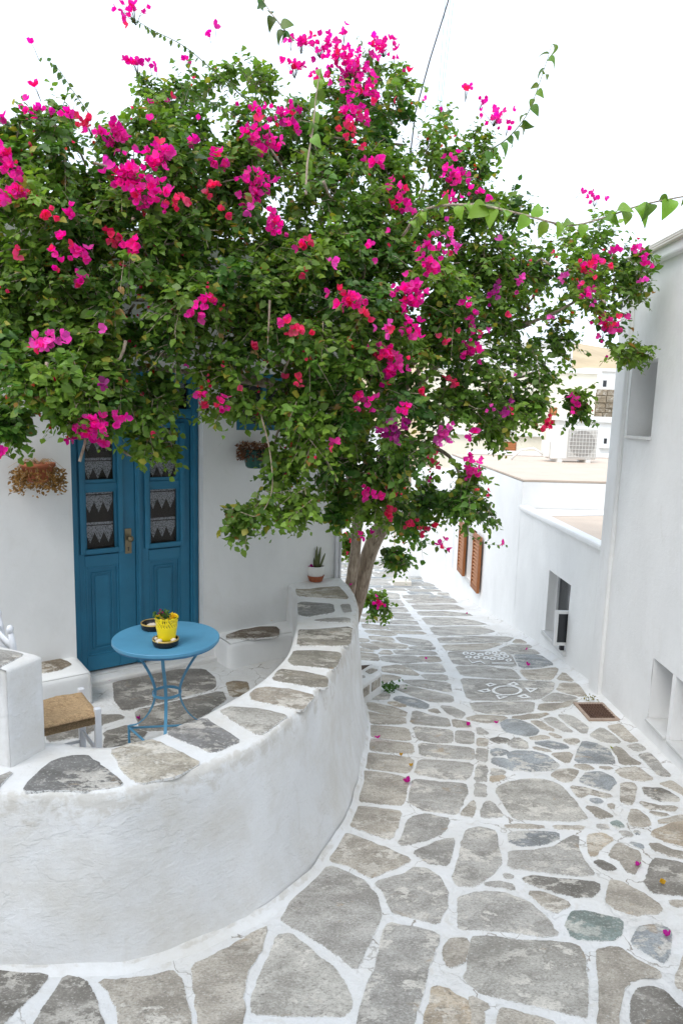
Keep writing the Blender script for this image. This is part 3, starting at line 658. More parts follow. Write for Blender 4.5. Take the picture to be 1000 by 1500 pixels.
# ------------------------------------------------------------------ terrace floor, ledges, parapet wall
O_PX = [(0,1160),(60,1162),(150,1160),(210,1150),(300,1122),(380,1085),(440,1035),(480,990),(505,945),(520,910),(523,885),(516,865),(504,853)]
I_PX = [(71,1086),(110,1091),(160,1092),(220,1080),(260,1065),(300,1045),(340,1023),(380,998),(404,976),(422,954),(433,919),(434,900),(431,872),(420,857)]
ZP = .47
Oc = [onz(x, y, ZP)[:2] for x, y in O_PX]; Ic = [onz(x, y, ZP)[:2] for x, y in I_PX]
Oc = [np.array([-3.2, 2.52]), np.array([-2.1, 2.51])] + Oc + [np.array(FR(2.215, WN - .03, 0))[:2]]
Ic = [np.array([-3.2, 2.95]), np.array([-2.1, 2.94])] + Ic + [np.array(FR(1.64, WN - .03, 0))[:2]]
NS = 190
Ocs, Ics = spline(Oc, NS), spline(Ic, NS)
# pair each outer station with the inner one across the wall: parametrise both by the same bend angle through nearest points blended with arc length
OFF = np.interp(np.linspace(0, 1, NS), [0, .22, .36, .45, .52, .60, .70, .80, .90, 1], [.05, .05, .07, .13, .19, .19, .155, .12, .07, .02])
tan = np.gradient(Ocs, axis=0); tan /= np.linalg.norm(tan, axis=1, keepdims=True); nout = np.stack([tan[:, 1], -tan[:, 0]], 1)
wl = thing('terrace_wall', (-.3, 2.9, G(2.9)), 'curved whitewashed parapet wall capped with grey slabs around the terrace', 'wall')
PROF_OUT = [(1.0, 0.0), (.80, .10), (.55, .25), (.33, .45), (.17, .65), (.06, .84), (0.0, .955)]
mb = MB(); wear = []; rowlen = None
def zr(i): return ZP + .03 * max(0, (i / NS - .93)) / .07 + .004 * mn.noise(Vector((i * .11, 2, 7)))
for i in range(NS):
    o2, i2, nn = Ocs[i], Ics[i], nout[i]; row = []
    gb = G(o2[1]) - .05; zt = zr(i)
    for k, (fo, fz) in enumerate(PROF_OUT):
        d = OFF[i] * fo; z = gb + (zt - gb) * fz; p = o2 + nn * (d + .010)
        q = .013 * mn.noise(Vector((i * .10, fz * 3.2, 1))) + .006 * mn.noise(Vector((i * .33, fz * 9, 4)))
        row.append(((p[0] + nn[0] * q, p[1] + nn[1] * q, z), 1.0 - abs(fz - 1.0) * 2.6 if fz > .62 else (.75 if k == 0 else .15)))
    cr = i2 - o2; cl = np.linalg.norm(cr); cr = cr / cl
    e = .006 * mn.noise(Vector((i * .35, 0, 11)))
    row.append(((*(o2 - cr * .001 + cr * e), zt - .012), 1.0)); row.append(((*(o2 + cr * .012), zt - .002), .8))
    for f in (.12, .3, .5, .7, .88):
        p = o2 + cr * cl * f; row.append(((*p, zt + .003 * mn.noise(Vector((p[0] * 9, p[1] * 9, 0)))), .25 if f == .12 else .05))
    row.append(((*(i2 - cr * .014), zt - .003), .1)); row.append(((*(i2 - cr * .003), zt - .016), .1))
    row.append(((*(i2 + cr * .004), zt - .06), 0)); row.append(((*(i2 + cr * .01), .12), 0)); row.append(((*(i2 + cr * .025), -.08), 0))
    rowlen = len(row)
    for p, wv in row: mb.v.append(tuple(map(float, p))); wear.append(wv)
for i in range(NS - 1):
    for k in range(rowlen - 1):
        a = i * rowlen + k; mb.f.append((a, a + rowlen, a + rowlen + 1, a + 1))
wo = mb.build('wall', 'limewash', wl, smooth=True); attr(wo.data, 'wear', wear)
# a rounded skirt of limewash where the wall meets the lane
mb = MB(); wear = []
for i in range(NS):
    o2, nn = Ocs[i], nout[i]; base = o2 + nn * (OFF[i] + .0)
    for d, z in ((-.02, .03), (.002, .016), (.012, .008), (.024, .004), (.036, .001), (.046, -.01)):
        q = base + nn * (d + .012 * mn.noise(Vector((i * .21, d * 8, 3)))); mb.v.append((q[0], q[1], G(q[1]) + z)); wear.append(.75 if z > .012 else .15)
for i in range(NS - 1):
    for k in range(5): a = i * 6 + k; mb.f.append((a, a + 1, a + 7, a + 6))
wo = mb.build('wall_skirt', 'limewash', wl, smooth=True); attr(wo.data, 'wear', wear)
CAPS = [(0, 1080, 3.846, [([(135,295),(200,210),(290,135),(400,100),(480,98),(560,145),(640,215),(690,262),(600,283),(470,295),(300,293)],(.23,.225,.215)), ([(-30,235),(0,215),(62,190),(0,272),(-30,300)],GREY)]),
 (150, 1000, 3.704, [([(50,365),(150,330),(260,308),(300,318),(420,375),(530,430),(400,500),(200,540),(120,480)],(.52,.47,.385)), ([(350,272),(440,225),(555,190),(650,250),(750,312),(600,378),(470,320)],(.24,.235,.23)), ([(640,150),(700,128),(850,140),(1000,175),(930,230),(850,280),(740,220)],PALE)]),
 (340, 880, 5.0, [([(135,680),(180,640),(250,628),(430,645),(600,690),(510,795),(330,755),(150,720)],(.40,.35,.285)), ([(290,575),(350,497),(520,515),(700,555),(690,635),(500,610)],(.36,.325,.265)), ([(415,430),(460,362),(600,360),(780,375),(800,400),(750,495),(600,480),(440,465)],(.31,.29,.24)),
   ([(480,325),(490,210),(600,210),(880,185),(860,320),(700,325)],(.31,.285,.235)), ([(595,142),(700,125),(830,120),(862,130),(860,155),(700,150)],GREY), ([(485,100),(482,20),(510,5),(735,20),(748,80),(560,115)],(.28,.275,.26)), ([(795,25),(860,22),(868,80),(825,85)],GREY)]),
 (380, 780, 4.545, [([(228,345),(280,325),(430,310),(520,345),(600,440),(400,430),(260,420)],(.42,.37,.28))])]
for x0, y0, k, polys in CAPS:
    for poly, tint in polys:
        wp = [onz(x0 + a / k, y0 + b_ / k, ZP + .006)[:2] for a, b_ in poly]
        slab(wp, lambda c: ZP + .001, wl, name='cap_stone', tint=tint, h=.006, inset=.012, jit=.004, depth=.01)

# terrace floor
ZF = -.05
poly = [tuple(p) for p in Ics[::6]] + [tuple(Ics[-1])] + [FR(1.66, WN - .02, 0)[:2], FR(-3.3, WN - .02, 0)[:2]]
floor = tag(MB().prism([(float(a), float(b_)) for a, b_ in poly], -.45, ZF).build('terrace_floor', 'mortar'), 'small terrace floor of big grey slabs before the blue door', 'floor', kind='structure')
for poly, tint in [([(350,140),(420,105),(600,70),(800,65),(850,110),(855,160),(700,205),(400,275),(360,220)],(.25,.235,.215)), ([(455,270),(700,215),(880,175),(905,220),(800,290),(650,370),(490,370)],(.25,.235,.21)), ([(905,135),(950,125),(1010,130),(1010,200),(930,205)],(.26,.2,.13)),
                   ([(30,320),(230,290),(380,290),(410,305),(300,340),(200,400),(30,425)],(.27,.25,.22)), ([(310,375),(430,340),(520,385),(420,460),(310,460)],(.28,.26,.23))]:
    slab([onz(60 + a / 3.333, 960 + b_ / 3.333, ZF)[:2] for a, b_ in poly], lambda c: ZF, floor, name='floor_stone', tint=tint, inset=.02, jit=.008)
MB().fbox(FR, S0 - .02, S1 + .1, .045, .17, -.3, -.012).build('step', 'limewash', house, bevel=.015)

def lumpy_box(fr, a0, a1, b0, b1, c0, c1, rad=.025, amp=.006):
    """a plastered block with rounded, uneven edges"""
    mb = MB(); m = 9
    import itertools
    fcs = [('c', c1), ('a', a0), ('a', a1), ('b', b1), ('b', b0)]
    idx = {}
    def vert(u, v, w_):
        key = (round(u, 4), round(v, 4), round(w_, 4))
        if key in idx: return idx[key]
        a, b_, c = a0 + (a1 - a0) * u, b0 + (b1 - b0) * v, c0 + (c1 - c0) * w_
        ci = (min(max(a, a0 + rad), a1 - rad), min(max(b_, b0 + rad), b1 - rad), min(c, c1 - rad))
        d = Vector((a - ci[0], b_ - ci[1], c - ci[2]))
        if d.length > rad: d = d.normalized() * rad
        p = Vector(fr(ci[0] + d.x, ci[1] + d.y, ci[2] + d.z))
        nz = mn.noise(p * 5) * amp + mn.noise(p * 17) * amp * .4
        p = p + (p - Vector(fr((a0 + a1) / 2, (b0 + b1) / 2, (c0 + c1) / 2))).normalized() * nz
        mb.v.append(tuple(p)); idx[key] = len(mb.v) - 1; return idx[key]
    g = [0, .03, .07, .12, .2, .35, .5, .65, .8, .88, .93, .97, 1]
    for ax, side in (('w', 1), ('u', 0), ('u', 1), ('v', 0), ('v', 1)):
        for i in range(len(g) - 1):
            for j in range(len(g) - 1):
                q = [(g[i], g[j]), (g[i + 1], g[j]), (g[i + 1], g[j + 1]), (g[i], g[j + 1])]
                if ax == 'w': mb.f.append(tuple(vert(x, y, 1) for x, y in q))
                elif ax == 'u': mb.f.append(tuple(vert(side, x, y) for x, y in q))
                else: mb.f.append(tuple(vert(x, side, y) for x, y in q))
    return mb
# ledge right of the door
lg = thing('plaster_ledge', FR(1.3, .3, ZF), 'low whitewashed ledge with one brown slab right of the blue door', 'ledge')
o = lumpy_box(FR, .98, 1.70, WN - .05, WN + .26, ZF - .1, .165, .05).build('ledge', 'house_white', lg, smooth=True)
wp = [onpl(340 + a / 5, 880 + b_ / 5, np.array([0, 0, .17]), np.array([0, 0, 1.]))[:2] for a, b_ in [(-40,250),(60,215),(200,192),(320,190),(345,215),(335,258),(200,272),(0,278),(-40,272)]]
slab(wp, lambda c: .168, lg, name='cap_stone', tint=(.15, .11, .075), inset=.012, depth=.01)
# ledge left of the door
lg = thing('plaster_ledge', FR(-.5, .3, ZF), 'low whitewashed ledge with a pointed slab left of the blue door', 'ledge')
lumpy_box(FR, -1.6, -.075, WN - .05, WN + .33, ZF - .1, .185, .05).build('ledge', 'house_white', lg, smooth=True)
wp = [onz(a / 5, 880 + b_ / 5, .19)[:2] for a, b_ in [(300,420),(420,418),(480,440),(525,465),(440,505),(330,525),(280,520)]]
slab(wp, lambda c: .187, lg, name='cap_stone', tint=(.24, .19, .13), inset=.012, depth=.01)
# pillar block standing on the wall at the left edge
A = onz(64, 960, .90); B = onz(15, 979, .90); Dp = onz(0, 945, .90)
e1 = A - B; e1[2] = 0; ln = np.linalg.norm(e1); e1 /= ln
pil = thing('wall_pillar', (-1.7, 2.95, ZP), 'square whitewashed pillar on the terrace wall at the left picture edge', 'pillar')
e2 = Dp - A; e2[2] = 0; e2 /= np.linalg.norm(e2)
Bl = B + (B - A) * .0
PF = lambda a, b_, c: tuple(np.array([B[0], B[1], 0]) + e1 * a + e2 * b_ + np.array([0, 0, c]))
lumpy_box(PF, -.02, ln, 0, 1.3, ZP - .03, .90, .018, .004).build('block', 'limewash', pil, smooth=True)
wp = [onz(x, y, .905)[:2] for x, y in [(-30, 950), (0, 951), (32, 957), (30, 960), (0, 976), (-30, 985)]]
slab(wp, lambda c: .901, pil, name='cap_stone', tint=GREY, inset=.01, depth=.006)

# ------------------------------------------------------------------ table and what stands on it
TC = onz(244, 933, ZF + .72); TR = .300; ZT = ZF + .72
tb = thing('bistro_table', (TC[0], TC[1], ZF), 'round sky blue metal bistro table on the terrace by the blue door', 'table')
MB().lathe((TC[0], TC[1], ZT), [(TR - .004, -.022), (TR, -.018), (TR, -.003), (TR - .003, 0)], 72).build('table_top', 'table_blue', tb)
MB().lathe((TC[0], TC[1], ZT), [(TR - .02, -.034), (TR - .012, -.034), (TR - .012, -.0225), (TR - .02, -.0225), (TR - .02, -.034)], 64, False, False).build('rim_band', 'table_rim', tb)
for ang in (-80, 40, 160):
    a = R(ang); pts = []
    for r, z in [(.268, -.025), (.255, -.06), (.222, -.11), (.17, -.17), (.118, -.24), (.086, -.31), (.080, -.36), (.098, -.43), (.145, -.51), (.21, -.57), (.27, -.592)]:
        pts.append((TC[0] + r * math.cos(a), TC[1] + r * math.sin(a), ZT + z))
    pts = spline(pts, 26)
    nrm = np.array([-math.sin(a), math.cos(a), 0]); mb = MB(); vs = []; fs = []
    for i, p in enumerate(pts):                                   # flat strap iron
        d = pts[min(i + 1, 25)] - pts[max(i - 1, 0)]; d /= np.linalg.norm(d); q = np.cross(nrm, d)
        for su, sv in ((-1, -1), (1, -1), (1, 1), (-1, 1)): vs.append(p + nrm * .009 * su + q * .003 * sv)
    for i in range(25):
        for k in range(4): fs.append((i * 4 + k, i * 4 + (k + 1) % 4, i * 4 + 4 + (k + 1) % 4, i * 4 + 4 + k))
    fs += [(3, 2, 1, 0), (100, 101, 102, 103)]
    lo = mb.add(vs, fs).build('leg', 'table_blue', tb)
    e = pts[-1]; mb = MB()
    for k in range(14):                                            # twisted foot
        pass
    ft = []
    for k in range(12):
        z = e[2] - (e[2] - ZF) * k / 11; tw = k * .55
        for j in range(4): ft.append((e[0] + .0085 * math.cos(tw + j * math.pi / 2), e[1] + .0085 * math.sin(tw + j * math.pi / 2), z))
    MB().add(ft, [(k * 4 + j, k * 4 + (j + 1) % 4, k * 4 + 4 + (j + 1) % 4, k * 4 + 4 + j) for k in range(11) for j in range(4)] + [(0, 1, 2, 3), (47, 46, 45, 44)]).build('foot', 'table_blue', lo)
mb = MB(); rr = .083
mb.lathe((TC[0], TC[1], ZT - .335), [(rr - .003, -.008), (rr, -.008), (rr, .008), (rr - .003, .008), (rr - .003, -.008)], 40, False, False); mb.build('brace_ring', 'table_blue', tb, smooth=False)
for a, b_ in ((-80, 40), (40, 160), (160, -80)):
    p = np.array([TC[0] + .265 * math.cos(R(a)), TC[1] + .265 * math.sin(R(a)), ZT - .606]); q = np.array([TC[0] + .265 * math.cos(R(b_)), TC[1] + .265 * math.sin(R(b_)), ZT - .606])
    MB().tube([p, q], .007, 6).build('stretcher', 'table_blue', tb)

def bowl(px, py, label):
    c = onz(px, py, ZT); r = .072
    o = thing('ashtray_bowl', (c[0], c[1], ZT), label, 'bowl')
    MB().lathe((c[0], c[1], ZT + .0005), [(r * .82, 0), (r * .95, .006), (r, .022), (r * 1.0, .036), (r * .985, .040), (r * .93, .040), (r * .9, .034), (r * .86, .012), (.001, .009)], 40, True, False).build('dish', 'black_glaze', o, smooth=True)
    MB().lathe((c[0], c[1], ZT + .0005), [(r * 1.004, .034), (r * 1.004, .0412), (r * .925, .0412), (r * .92, .037)], 40, False, False).build('rim', 'gold_rim', o, smooth=True)
    return c, o
c1, b1_ = bowl(243, 945, 'black and gold dish with pebbles under the yellow pot'); c2, b2_ = bowl(225, 921, 'black and gold dish with one pebble behind the yellow pot')
def pebble(x, y, z, r, label, k=0):
    tag(MB().blob((x, y, z), r, 14, 9, .35, k).build('pebble', 'pebble', smooth=True, loc=(x, y, z - r[2])), label, 'pebble', 'pebbles in the table dishes')
pc = np.array([c1[0], c1[1]])
for k, (dx, dy, r, lb) in enumerate([(-.022, -.052, .019, 'whitish pebble at the front of the yellow pot dish'), (.048, -.022, .017, 'pale pebble right of the yellow pot'), (-.055, .005, .013, 'small pale pebble left of the yellow pot')]):
    pebble(pc[0] + dx, pc[1] + dy, ZT + .012 + r * .85 + .01, (r, r * .85, r * .8), lb, k)
pebble(c2[0] - .005, c2[1] - .012, ZT + .024, (.032, .02, .013), 'flat beige pebble in the dish behind the pot', 5)
# yellow lace pot
yp = thing('yellow_pot', (pc[0] + .003, pc[1] + .012, ZT + .01), 'yellow enamel pot with lacy pierced rim and small flowers on the table', 'flowerpot')
px_, py_ = yp.location.x, yp.location.y; nn_ = 96; H = .152; vs, fs = [], []
zz = [.0] + [H * v for v in (.2, .45, .60, .64, .68, .72, .76, .80, .84, .88, .92, .96, 1.0)]
for j, z in enumerate(zz):
    for k in range(nn_):
        a = 2 * math.pi * k / nn_; r = .045 + .019 * z / H
        sc = abs(math.sin(a * 6)); zq = z
        if j == len(zz) - 1: zq = z - .012 * (1 - sc) 
        r += .0012 if j in (3, 4) else 0
        vs.append((px_ + r * math.cos(a), py_ + r * math.sin(a), ZT + .012 + zq))
for j in range(len(zz) - 1):
    for k in range(nn_):
        u = ((k % 16) - 7.5) / 8.; v = (j - 8.2) / 3.0; rr_ = math.hypot(u * 1.35, v)
        if 4 <= j <= 11:
            if (.22 < rr_ < .38 and (k + j) % 4 != 0) or (.62 < rr_ < .85 and (k + 2 * j) % 3 == 0) or (rr_ > 1.05 and (k + j) % 4 == 0 and j < 11): continue
        fs.append((j * nn_ + k, j * nn_ + (k + 1) % nn_, (j + 1) * nn_ + (k + 1) % nn_, (j + 1) * nn_ + k))
fs.append(tuple(range(nn_ - 1, -1, -1)))
o = MB().add(vs, fs).build('pot', 'yellow_enamel', yp, smooth=True); md = o.modifiers.new('thick', 'SOLIDIFY'); md.thickness = .0016
MB().lathe((px_, py_, ZT + .012), [(.001, .10), (.055, .10), (.0545, .095)], 32, False, False).build('soil', 'soil', yp)

# ------------------------------------------------------------------ leaves and bracts, as arrays
LEAF_V = np.array([(0, 0, 0), (.33, .33, .07), (0, .36, 0), (-.33, .33, .07), (.25, .68, .03), (0, .70, -.03), (-.25, .68, .03), (0, 1, -.14)], float)
LEAF_F = np.array([(0, 1, 2), (0, 2, 3), (1, 4, 2), (2, 4, 5), (3, 2, 6), (2, 5, 6), (4, 7, 5), (6, 5, 7)])
def leaf_shape(n=9, w=.40):
    V, F = [], []
    for i in range(n + 1):
        f = i / n; hw_ = w * (math.sin(math.pi * f ** .62) ** .85) * (1 - .25 * f); z = .10 * math.sin(math.pi * f) - .20 * f * f
        V += [(-hw_, f + .05 * (1 - f) * -hw_, z + hw_ * .28), (0, f, z), (hw_, f, z + hw_ * .28)]
    for i in range(n):
        a = 3 * i
        F += [(a, a + 1, a + 4), (a, a + 4, a + 3), (a + 1, a + 2, a + 5), (a + 1, a + 5, a + 4)]
    return np.array(V, float), np.array(F)
BIG_V, BIG_F = leaf_shape()
BR_V = np.array([(0, 0, 0), (.36, .30, .10), (0, .34, -.03), (-.36, .30, .10), (.40, .66, .14), (0, .68, -.02), (-.40, .66, .14), (.0, 1.02, .10)], float)
BR_F = LEAF_F
def frames(Y, Zh):
    """orthonormal frames with the given length axis and a face-normal hint"""
    Y = Y / np.linalg.norm(Y, axis=1, keepdims=True); X = np.cross(Y, Zh); nx_ = np.linalg.norm(X, axis=1, keepdims=True)
    X = np.where(nx_ < 1e-5, np.array([1., 0, 0]), X / np.maximum(nx_, 1e-9)); Z = np.cross(X, Y)
    return X, Y, Z
def scatter_mesh(name, mat, V, F, pos, Y, Zh, size, col, parent, kind=None, wid=1.0, curl=None, extra=None):
    n = len(pos); X, Yn, Z = frames(Y, Zh); k = len(V)
    wv = np.asarray(wid).reshape(-1, 1, 1) if np.ndim(wid) else wid
    cu = np.ones((n, 1, 1)) if curl is None else np.asarray(curl).reshape(-1, 1, 1)
    P = pos[:, None, :] + size[:, None, None] * (V[None, :, 0:1] * wv * X[:, None, :] + V[None, :, 1:2] * Yn[:, None, :] + V[None, :, 2:3] * cu * Z[:, None, :])
    P = P.reshape(-1, 3); T = (F[None] + (np.arange(n) * k)[:, None, None]).reshape(-1, 3)
    C = np.repeat(col, k, axis=0)
    return tri_mesh(name, mat, P, T, C, parent, kind)
def tri_mesh(name, mat, P, T, C, parent, kind=None):
    o0 = np.array(origin_of(parent)) if parent is not None else np.zeros(3)
    me = bpy.data.meshes.new(name); me.vertices.add(len(P)); me.vertices.foreach_set('co', (P - o0).astype(np.float32).ravel())
    me.loops.add(len(T) * 3); me.loops.foreach_set('vertex_index', T.astype(np.int32).ravel())
    me.polygons.add(len(T)); me.polygons.foreach_set('loop_start', np.arange(0, len(T) * 3, 3, dtype=np.int32))
    try: me.polygons.foreach_set('loop_total', np.full(len(T), 3, np.int32))
    except Exception: pass
    me.polygons.foreach_set('use_smooth', np.ones(len(T), bool))
    me.update(calc_edges=True); me.validate()
    ca = me.color_attributes.new('Col', 'FLOAT_COLOR', 'POINT'); ca.data.foreach_set('color', np.c_[C, np.ones(len(C))].astype(np.float32).ravel())
    me.materials.append(MATS[mat]); o = bpy.data.objects.new(name, me); COL.objects.link(o)
    if parent is not None: o.parent = parent
    if kind: o['kind'] = kind
    return o
def unit(n):
    v = RNG.normal(size=(n, 3)); return v / np.linalg.norm(v, axis=1, keepdims=True)
def bract_arrays(pos, axis, size, base, bvar=.18, white=True):
    """three papery bracts round each axis, with a tiny cream flower"""
    n = len(pos); ax = axis / np.linalg.norm(axis, axis=1, keepdims=True)
    ref = unit(n); u = np.cross(ax, ref); u /= np.linalg.norm(u, axis=1, keepdims=True); v = np.cross(ax, u)
    Ps, Ys, Zs, Ss, Cs = [], [], [], [], []
    op = RNG.uniform(.5, 1.15, n)
    for k in range(3):
        a = 2 * math.pi * k / 3 + RNG.uniform(-.3, .3, n)
        rad = u * np.cos(a)[:, None] + v * np.sin(a)[:, None]
        Y = ax * np.cos(op)[:, None] + rad * np.sin(op)[:, None]; Z = ax * np.sin(op)[:, None] - rad * np.cos(op)[:, None]
        Ps.append(pos); Ys.append(Y); Zs.append(Z); Ss.append(size * RNG.uniform(.85, 1.1, n)); 
        Cs.append(np.clip(base * (1 + RNG.uniform(-bvar, bvar, (n, 1))) + RNG.uniform(-.02, .02, (n, 3)) * np.array([.5, .3, 1]), .004, 1))
    return np.concatenate(Ps), np.concatenate(Ys), np.concatenate(Zs), np.concatenate(Ss), np.concatenate(Cs)
MAG = np.array([.76, .010, .33]); RED = np.array([.70, .04, .13]); LIL = np.array([.76, .085, .45]); PUR = np.array([.36, .012, .20]); ORA = np.array([.55, .085, .05])

# flowers in the yellow pot
n = 46; pos = np.array([px_, py_, ZT + .155]) + RNG.normal(size=(n, 3)) * np.array([.026, .022, .014]) + np.array([-.022, 0, .012])
scatter_mesh('leaves', 'leaf', LEAF_V, LEAF_F, pos, RNG.normal(size=(n, 3)) + np.array([0, 0, .5]), np.tile([0., -.3, 1.], (n, 1)), RNG.uniform(.018, .032, n), np.array([.045, .11, .02]) * RNG.uniform(.6, 1.4, (n, 1)), yp)
n = 14; pos = np.array([px_ - .028, py_, ZT + .178]) + RNG.normal(size=(n, 3)) * np.array([.02, .016, .010])
a_ = bract_arrays(pos, RNG.normal(size=(n, 3)) + np.array([0, 0, 1.2]), np.full(n, .011), np.array([.32, .02, .12])); scatter_mesh('flowers', 'bract', BR_V, BR_F, *a_, yp)
n = 10; pos = np.array([px_ + .03, py_ + .01, ZT + .160]) + RNG.normal(size=(n, 3)) * np.array([.012, .016, .006])
a_ = bract_arrays(pos, RNG.normal(size=(n, 3)) + np.array([0, 0, 1.2]), np.full(n, .017), np.array([.75, .5, .02])); scatter_mesh('petals', 'bract', BR_V, BR_F, *a_, yp)

# ------------------------------------------------------------------ chair
ZS = ZF + .45
CA = onz(143, 1040, ZS); CB = onz(119, 1011, ZS)        # front corners of the seat, towards the table
cu = CB - CA; cu[2] = 0; CW = np.linalg.norm(cu); cu /= CW; cv = np.array([-cu[1], cu[0], 0.])
if cv[0] > 0: cv = -cv
CD = .355; CW = max(CW, .30)
CF = lambda a, b_, c: tuple(np.array([CA[0], CA[1], 0]) + cu * a + cv * b_ + np.array([0, 0, c]))
ch = thing('rush_seat_chair', CF(CW / 2, CD / 2, ZF), 'white painted wooden chair with woven rush seat behind the pillar', 'chair')
lr = .0165
for a, b_, zt in ((0, 0, ZS + .012), (CW, 0, ZS + .012)):
    mb = MB(); mb.fbox(CF, a - lr, a + lr, b_ - lr, b_ + lr, ZF, zt); mb.build('leg', 'white_paint', ch, bevel=.005)
for a in (0, CW):
    mb = MB(); p = []
    for z, lean in ((ZF, 0), (ZS, 0), (ZS + .2, .012), (ZS + .42, .034), (ZS + .49, .042)): p.append(CF(a, CD + lean, z))
    mb.tube(p, [.018, .018, .017, .016, .012], 10); mb.build('back_post', 'white_paint', ch, smooth=True)
    MB().blob(CF(a, CD + .044, ZS + .505), (.017, .017, .024), 10, 7, 0).build('finial', 'white_paint', ch, smooth=True)
for z, l in ((ZS + .14, .008), (ZS + .27, .018), (ZS + .42, .034)):
    mb = MB(); pts = [CF(CW * f, CD + l + .025 * math.sin(math.pi * f), z + .02 * math.sin(math.pi * f)) for f in np.linspace(.03, .97, 9)]
    vs, fs = [], []
    for p in pts: vs += [(p[0], p[1], p[2] - .02), (p[0], p[1], p[2] + .02)]
    for i in range(8): fs.append((2 * i, 2 * i + 2, 2 * i + 3, 2 * i + 1))
    o = mb.add(vs, fs).build('back_slat', 'white_paint', ch, smooth=True); md = o.modifiers.new('t', 'SOLIDIFY'); md.thickness = .012
for z in (ZF + .13, ZF + .24):
    for p, q in ((CF(0, 0, z), CF(0, CD, z)), (CF(CW, 0, z + .02), CF(CW, CD, z + .02)), (CF(0, 0, z - .03), CF(CW, 0, z - .03))):
        MB().tube([p, q], .010, 8).build('stretcher', 'white_paint', ch, smooth=True)
vs, fs = [], []; m_ = 26
for j in range(m_ + 1):
    for i in range(m_ + 1):
        u, v = i / m_, j / m_; e = min(u, v, 1 - u, 1 - v)
        du = abs(u - .5); dv = abs(v - .5)
        z = ZS - .012 - .03 * (1 - max(du, dv) * 2) ** .8 + .016 * min(1, e * 14) + .0035 * math.sin((u if du < dv else v) * 150)
        if e == 0: z = ZS - .03
        vs.append(CF(-.012 + (CW + .024) * u, -.012 + (CD + .024) * v, z + .002 * mn.noise(Vector((u * 30, v * 30, 0)))))
for j in range(m_):
    for i in range(m_): a = i + j * (m_ + 1); fs.append((a, a + 1, a + m_ + 2, a + m_ + 1))
k0 = len(vs)
ringi = [i for i in range(m_ + 1)] + [(j + 1) * (m_ + 1) - 1 for j in range(1, m_ + 1)] + [m_ * (m_ + 1) + i for i in range(m_ - 1, -1, -1)] + [j * (m_ + 1) for j in range(m_ - 1, 0, -1)]
for t_ in ringi: p = vs[t_]; vs.append((p[0], p[1], p[2] - .04))
nr = len(ringi)
for i in range(nr): fs.append((ringi[i], ringi[(i + 1) % nr], k0 + (i + 1) % nr, k0 + i))
fs.append(tuple(k0 + i for i in range(nr)))
MB().add(vs, fs).build('seat', 'rush', ch, smooth=True)

# ------------------------------------------------------------------ potted plants
# white pot with the upright succulent on the end of the wall
pc = onz(462, 851, ZP + .015); zb = ZP + .012
wp_ = thing('snake_plant_pot', (pc[0], pc[1], zb), 'white pot of upright green succulent on the terrace wall end', 'potted plant')
MB().lathe((pc[0], pc[1], zb), [(.048, 0), (.058, .006), (.074, .052), (.078, .056), (.075, .058), (.068, .05), (.05, .012)], 36, True, False).build('saucer', 'terracotta', wp_, smooth=True)
MB().lathe((pc[0], pc[1], zb + .012), [(.045, 0), (.062, .03), (.073, .06), (.076, .09), (.076, .125), (.072, .13), (.068, .125), (.068, .10)], 36, True, False).build('pot', 'white_glaze', wp_, smooth=True)
MB().lathe((pc[0], pc[1], zb), [(.001, .12), (.069, .118)], 28, False, False).build('soil', 'soil', wp_)
for k, (dx, dy, hgt, ln_) in enumerate([(0, 0, .17, .0), (.018, .01, .19, .02), (-.012, .012, .15, -.02), (.03, -.004, .14, .05), (.01, -.014, .13, .01), (-.004, -.004, .20, .012)]):
    mb = MB(); mb.tube([(pc[0] + dx + ln_ * f, pc[1] + dy, zb + .118 + hgt * f) for f in (0, .25, .5, .75, .92, 1)], [.008, .0105, .010, .008, .005, .001], 7); mb.build('leaf', 'stem_green', wp_, smooth=True)
a_ = bract_arrays(np.array([[pc[0] - .04, pc[1] - .03, zb + .13]]), np.array([[0., -.4, 1]]), np.array([.035]), PUR); scatter_mesh('fallen_bract', 'bract', BR_V, BR_F, *a_, wp_)
# hanging pots on the house wall
def dried(parent, c, spread, col, n, down=.6):
    th = RNG.uniform(0, 2 * math.pi, n); r = np.sqrt(RNG.uniform(0.2, 1, n)) * spread[0]
    pos = np.stack([c[0] + r * np.cos(th), c[1] + r * np.sin(th) * .8, c[2] + RNG.uniform(-spread[2], spread[2] * .5, n) - down * .1 * (r / spread[0])], 1)
    Y = np.stack([np.cos(th), np.sin(th), RNG.uniform(-1.5, .8, n)], 1) + RNG.normal(size=(n, 3)) * .6
    scatter_mesh('dried_foliage', 'leaf', LEAF_V, LEAF_F, pos, Y, RNG.normal(size=(n, 3)), RNG.uniform(.012, .03, n), col * RNG.uniform(.5, 1.5, (n, 1)), parent, curl=RNG.uniform(1, 5, n))
    mb = MB()
    for k in range(26):
        a = random.uniform(0, 6.28); L_ = spread[0] * random.uniform(.7, 1.1); p0 = Vector(c)
        mb.tube([p0, p0 + Vector((math.cos(a) * L_ * .5, math.sin(a) * L_ * .4, .03)), p0 + Vector((math.cos(a) * L_, math.sin(a) * L_ * .8, -spread[2] * random.uniform(.1, 1)))], [.002, .0016, .001], 4)
    mb.build('dried_stems', 'rush', parent)
pc = np.array(FR(-.335, WN + .135, 1.535))
hp1 = thing('hanging_pot', (pc[0], pc[1], pc[2] - .07), 'terracotta wall pot with dried trailing plant left of the door', 'potted plant')
MB().lathe(pc, [(.055, -.07), (.075, -.05), (.10, .03), (.108, .032), (.108, .055), (.098, .055), (.095, .03)], 32, True, False).build('pot', 'terracotta', hp1, smooth=True)
MB().lathe(pc, [(.001, .045), (.097, .04)], 24, False, False).build('soil', 'soil', hp1)
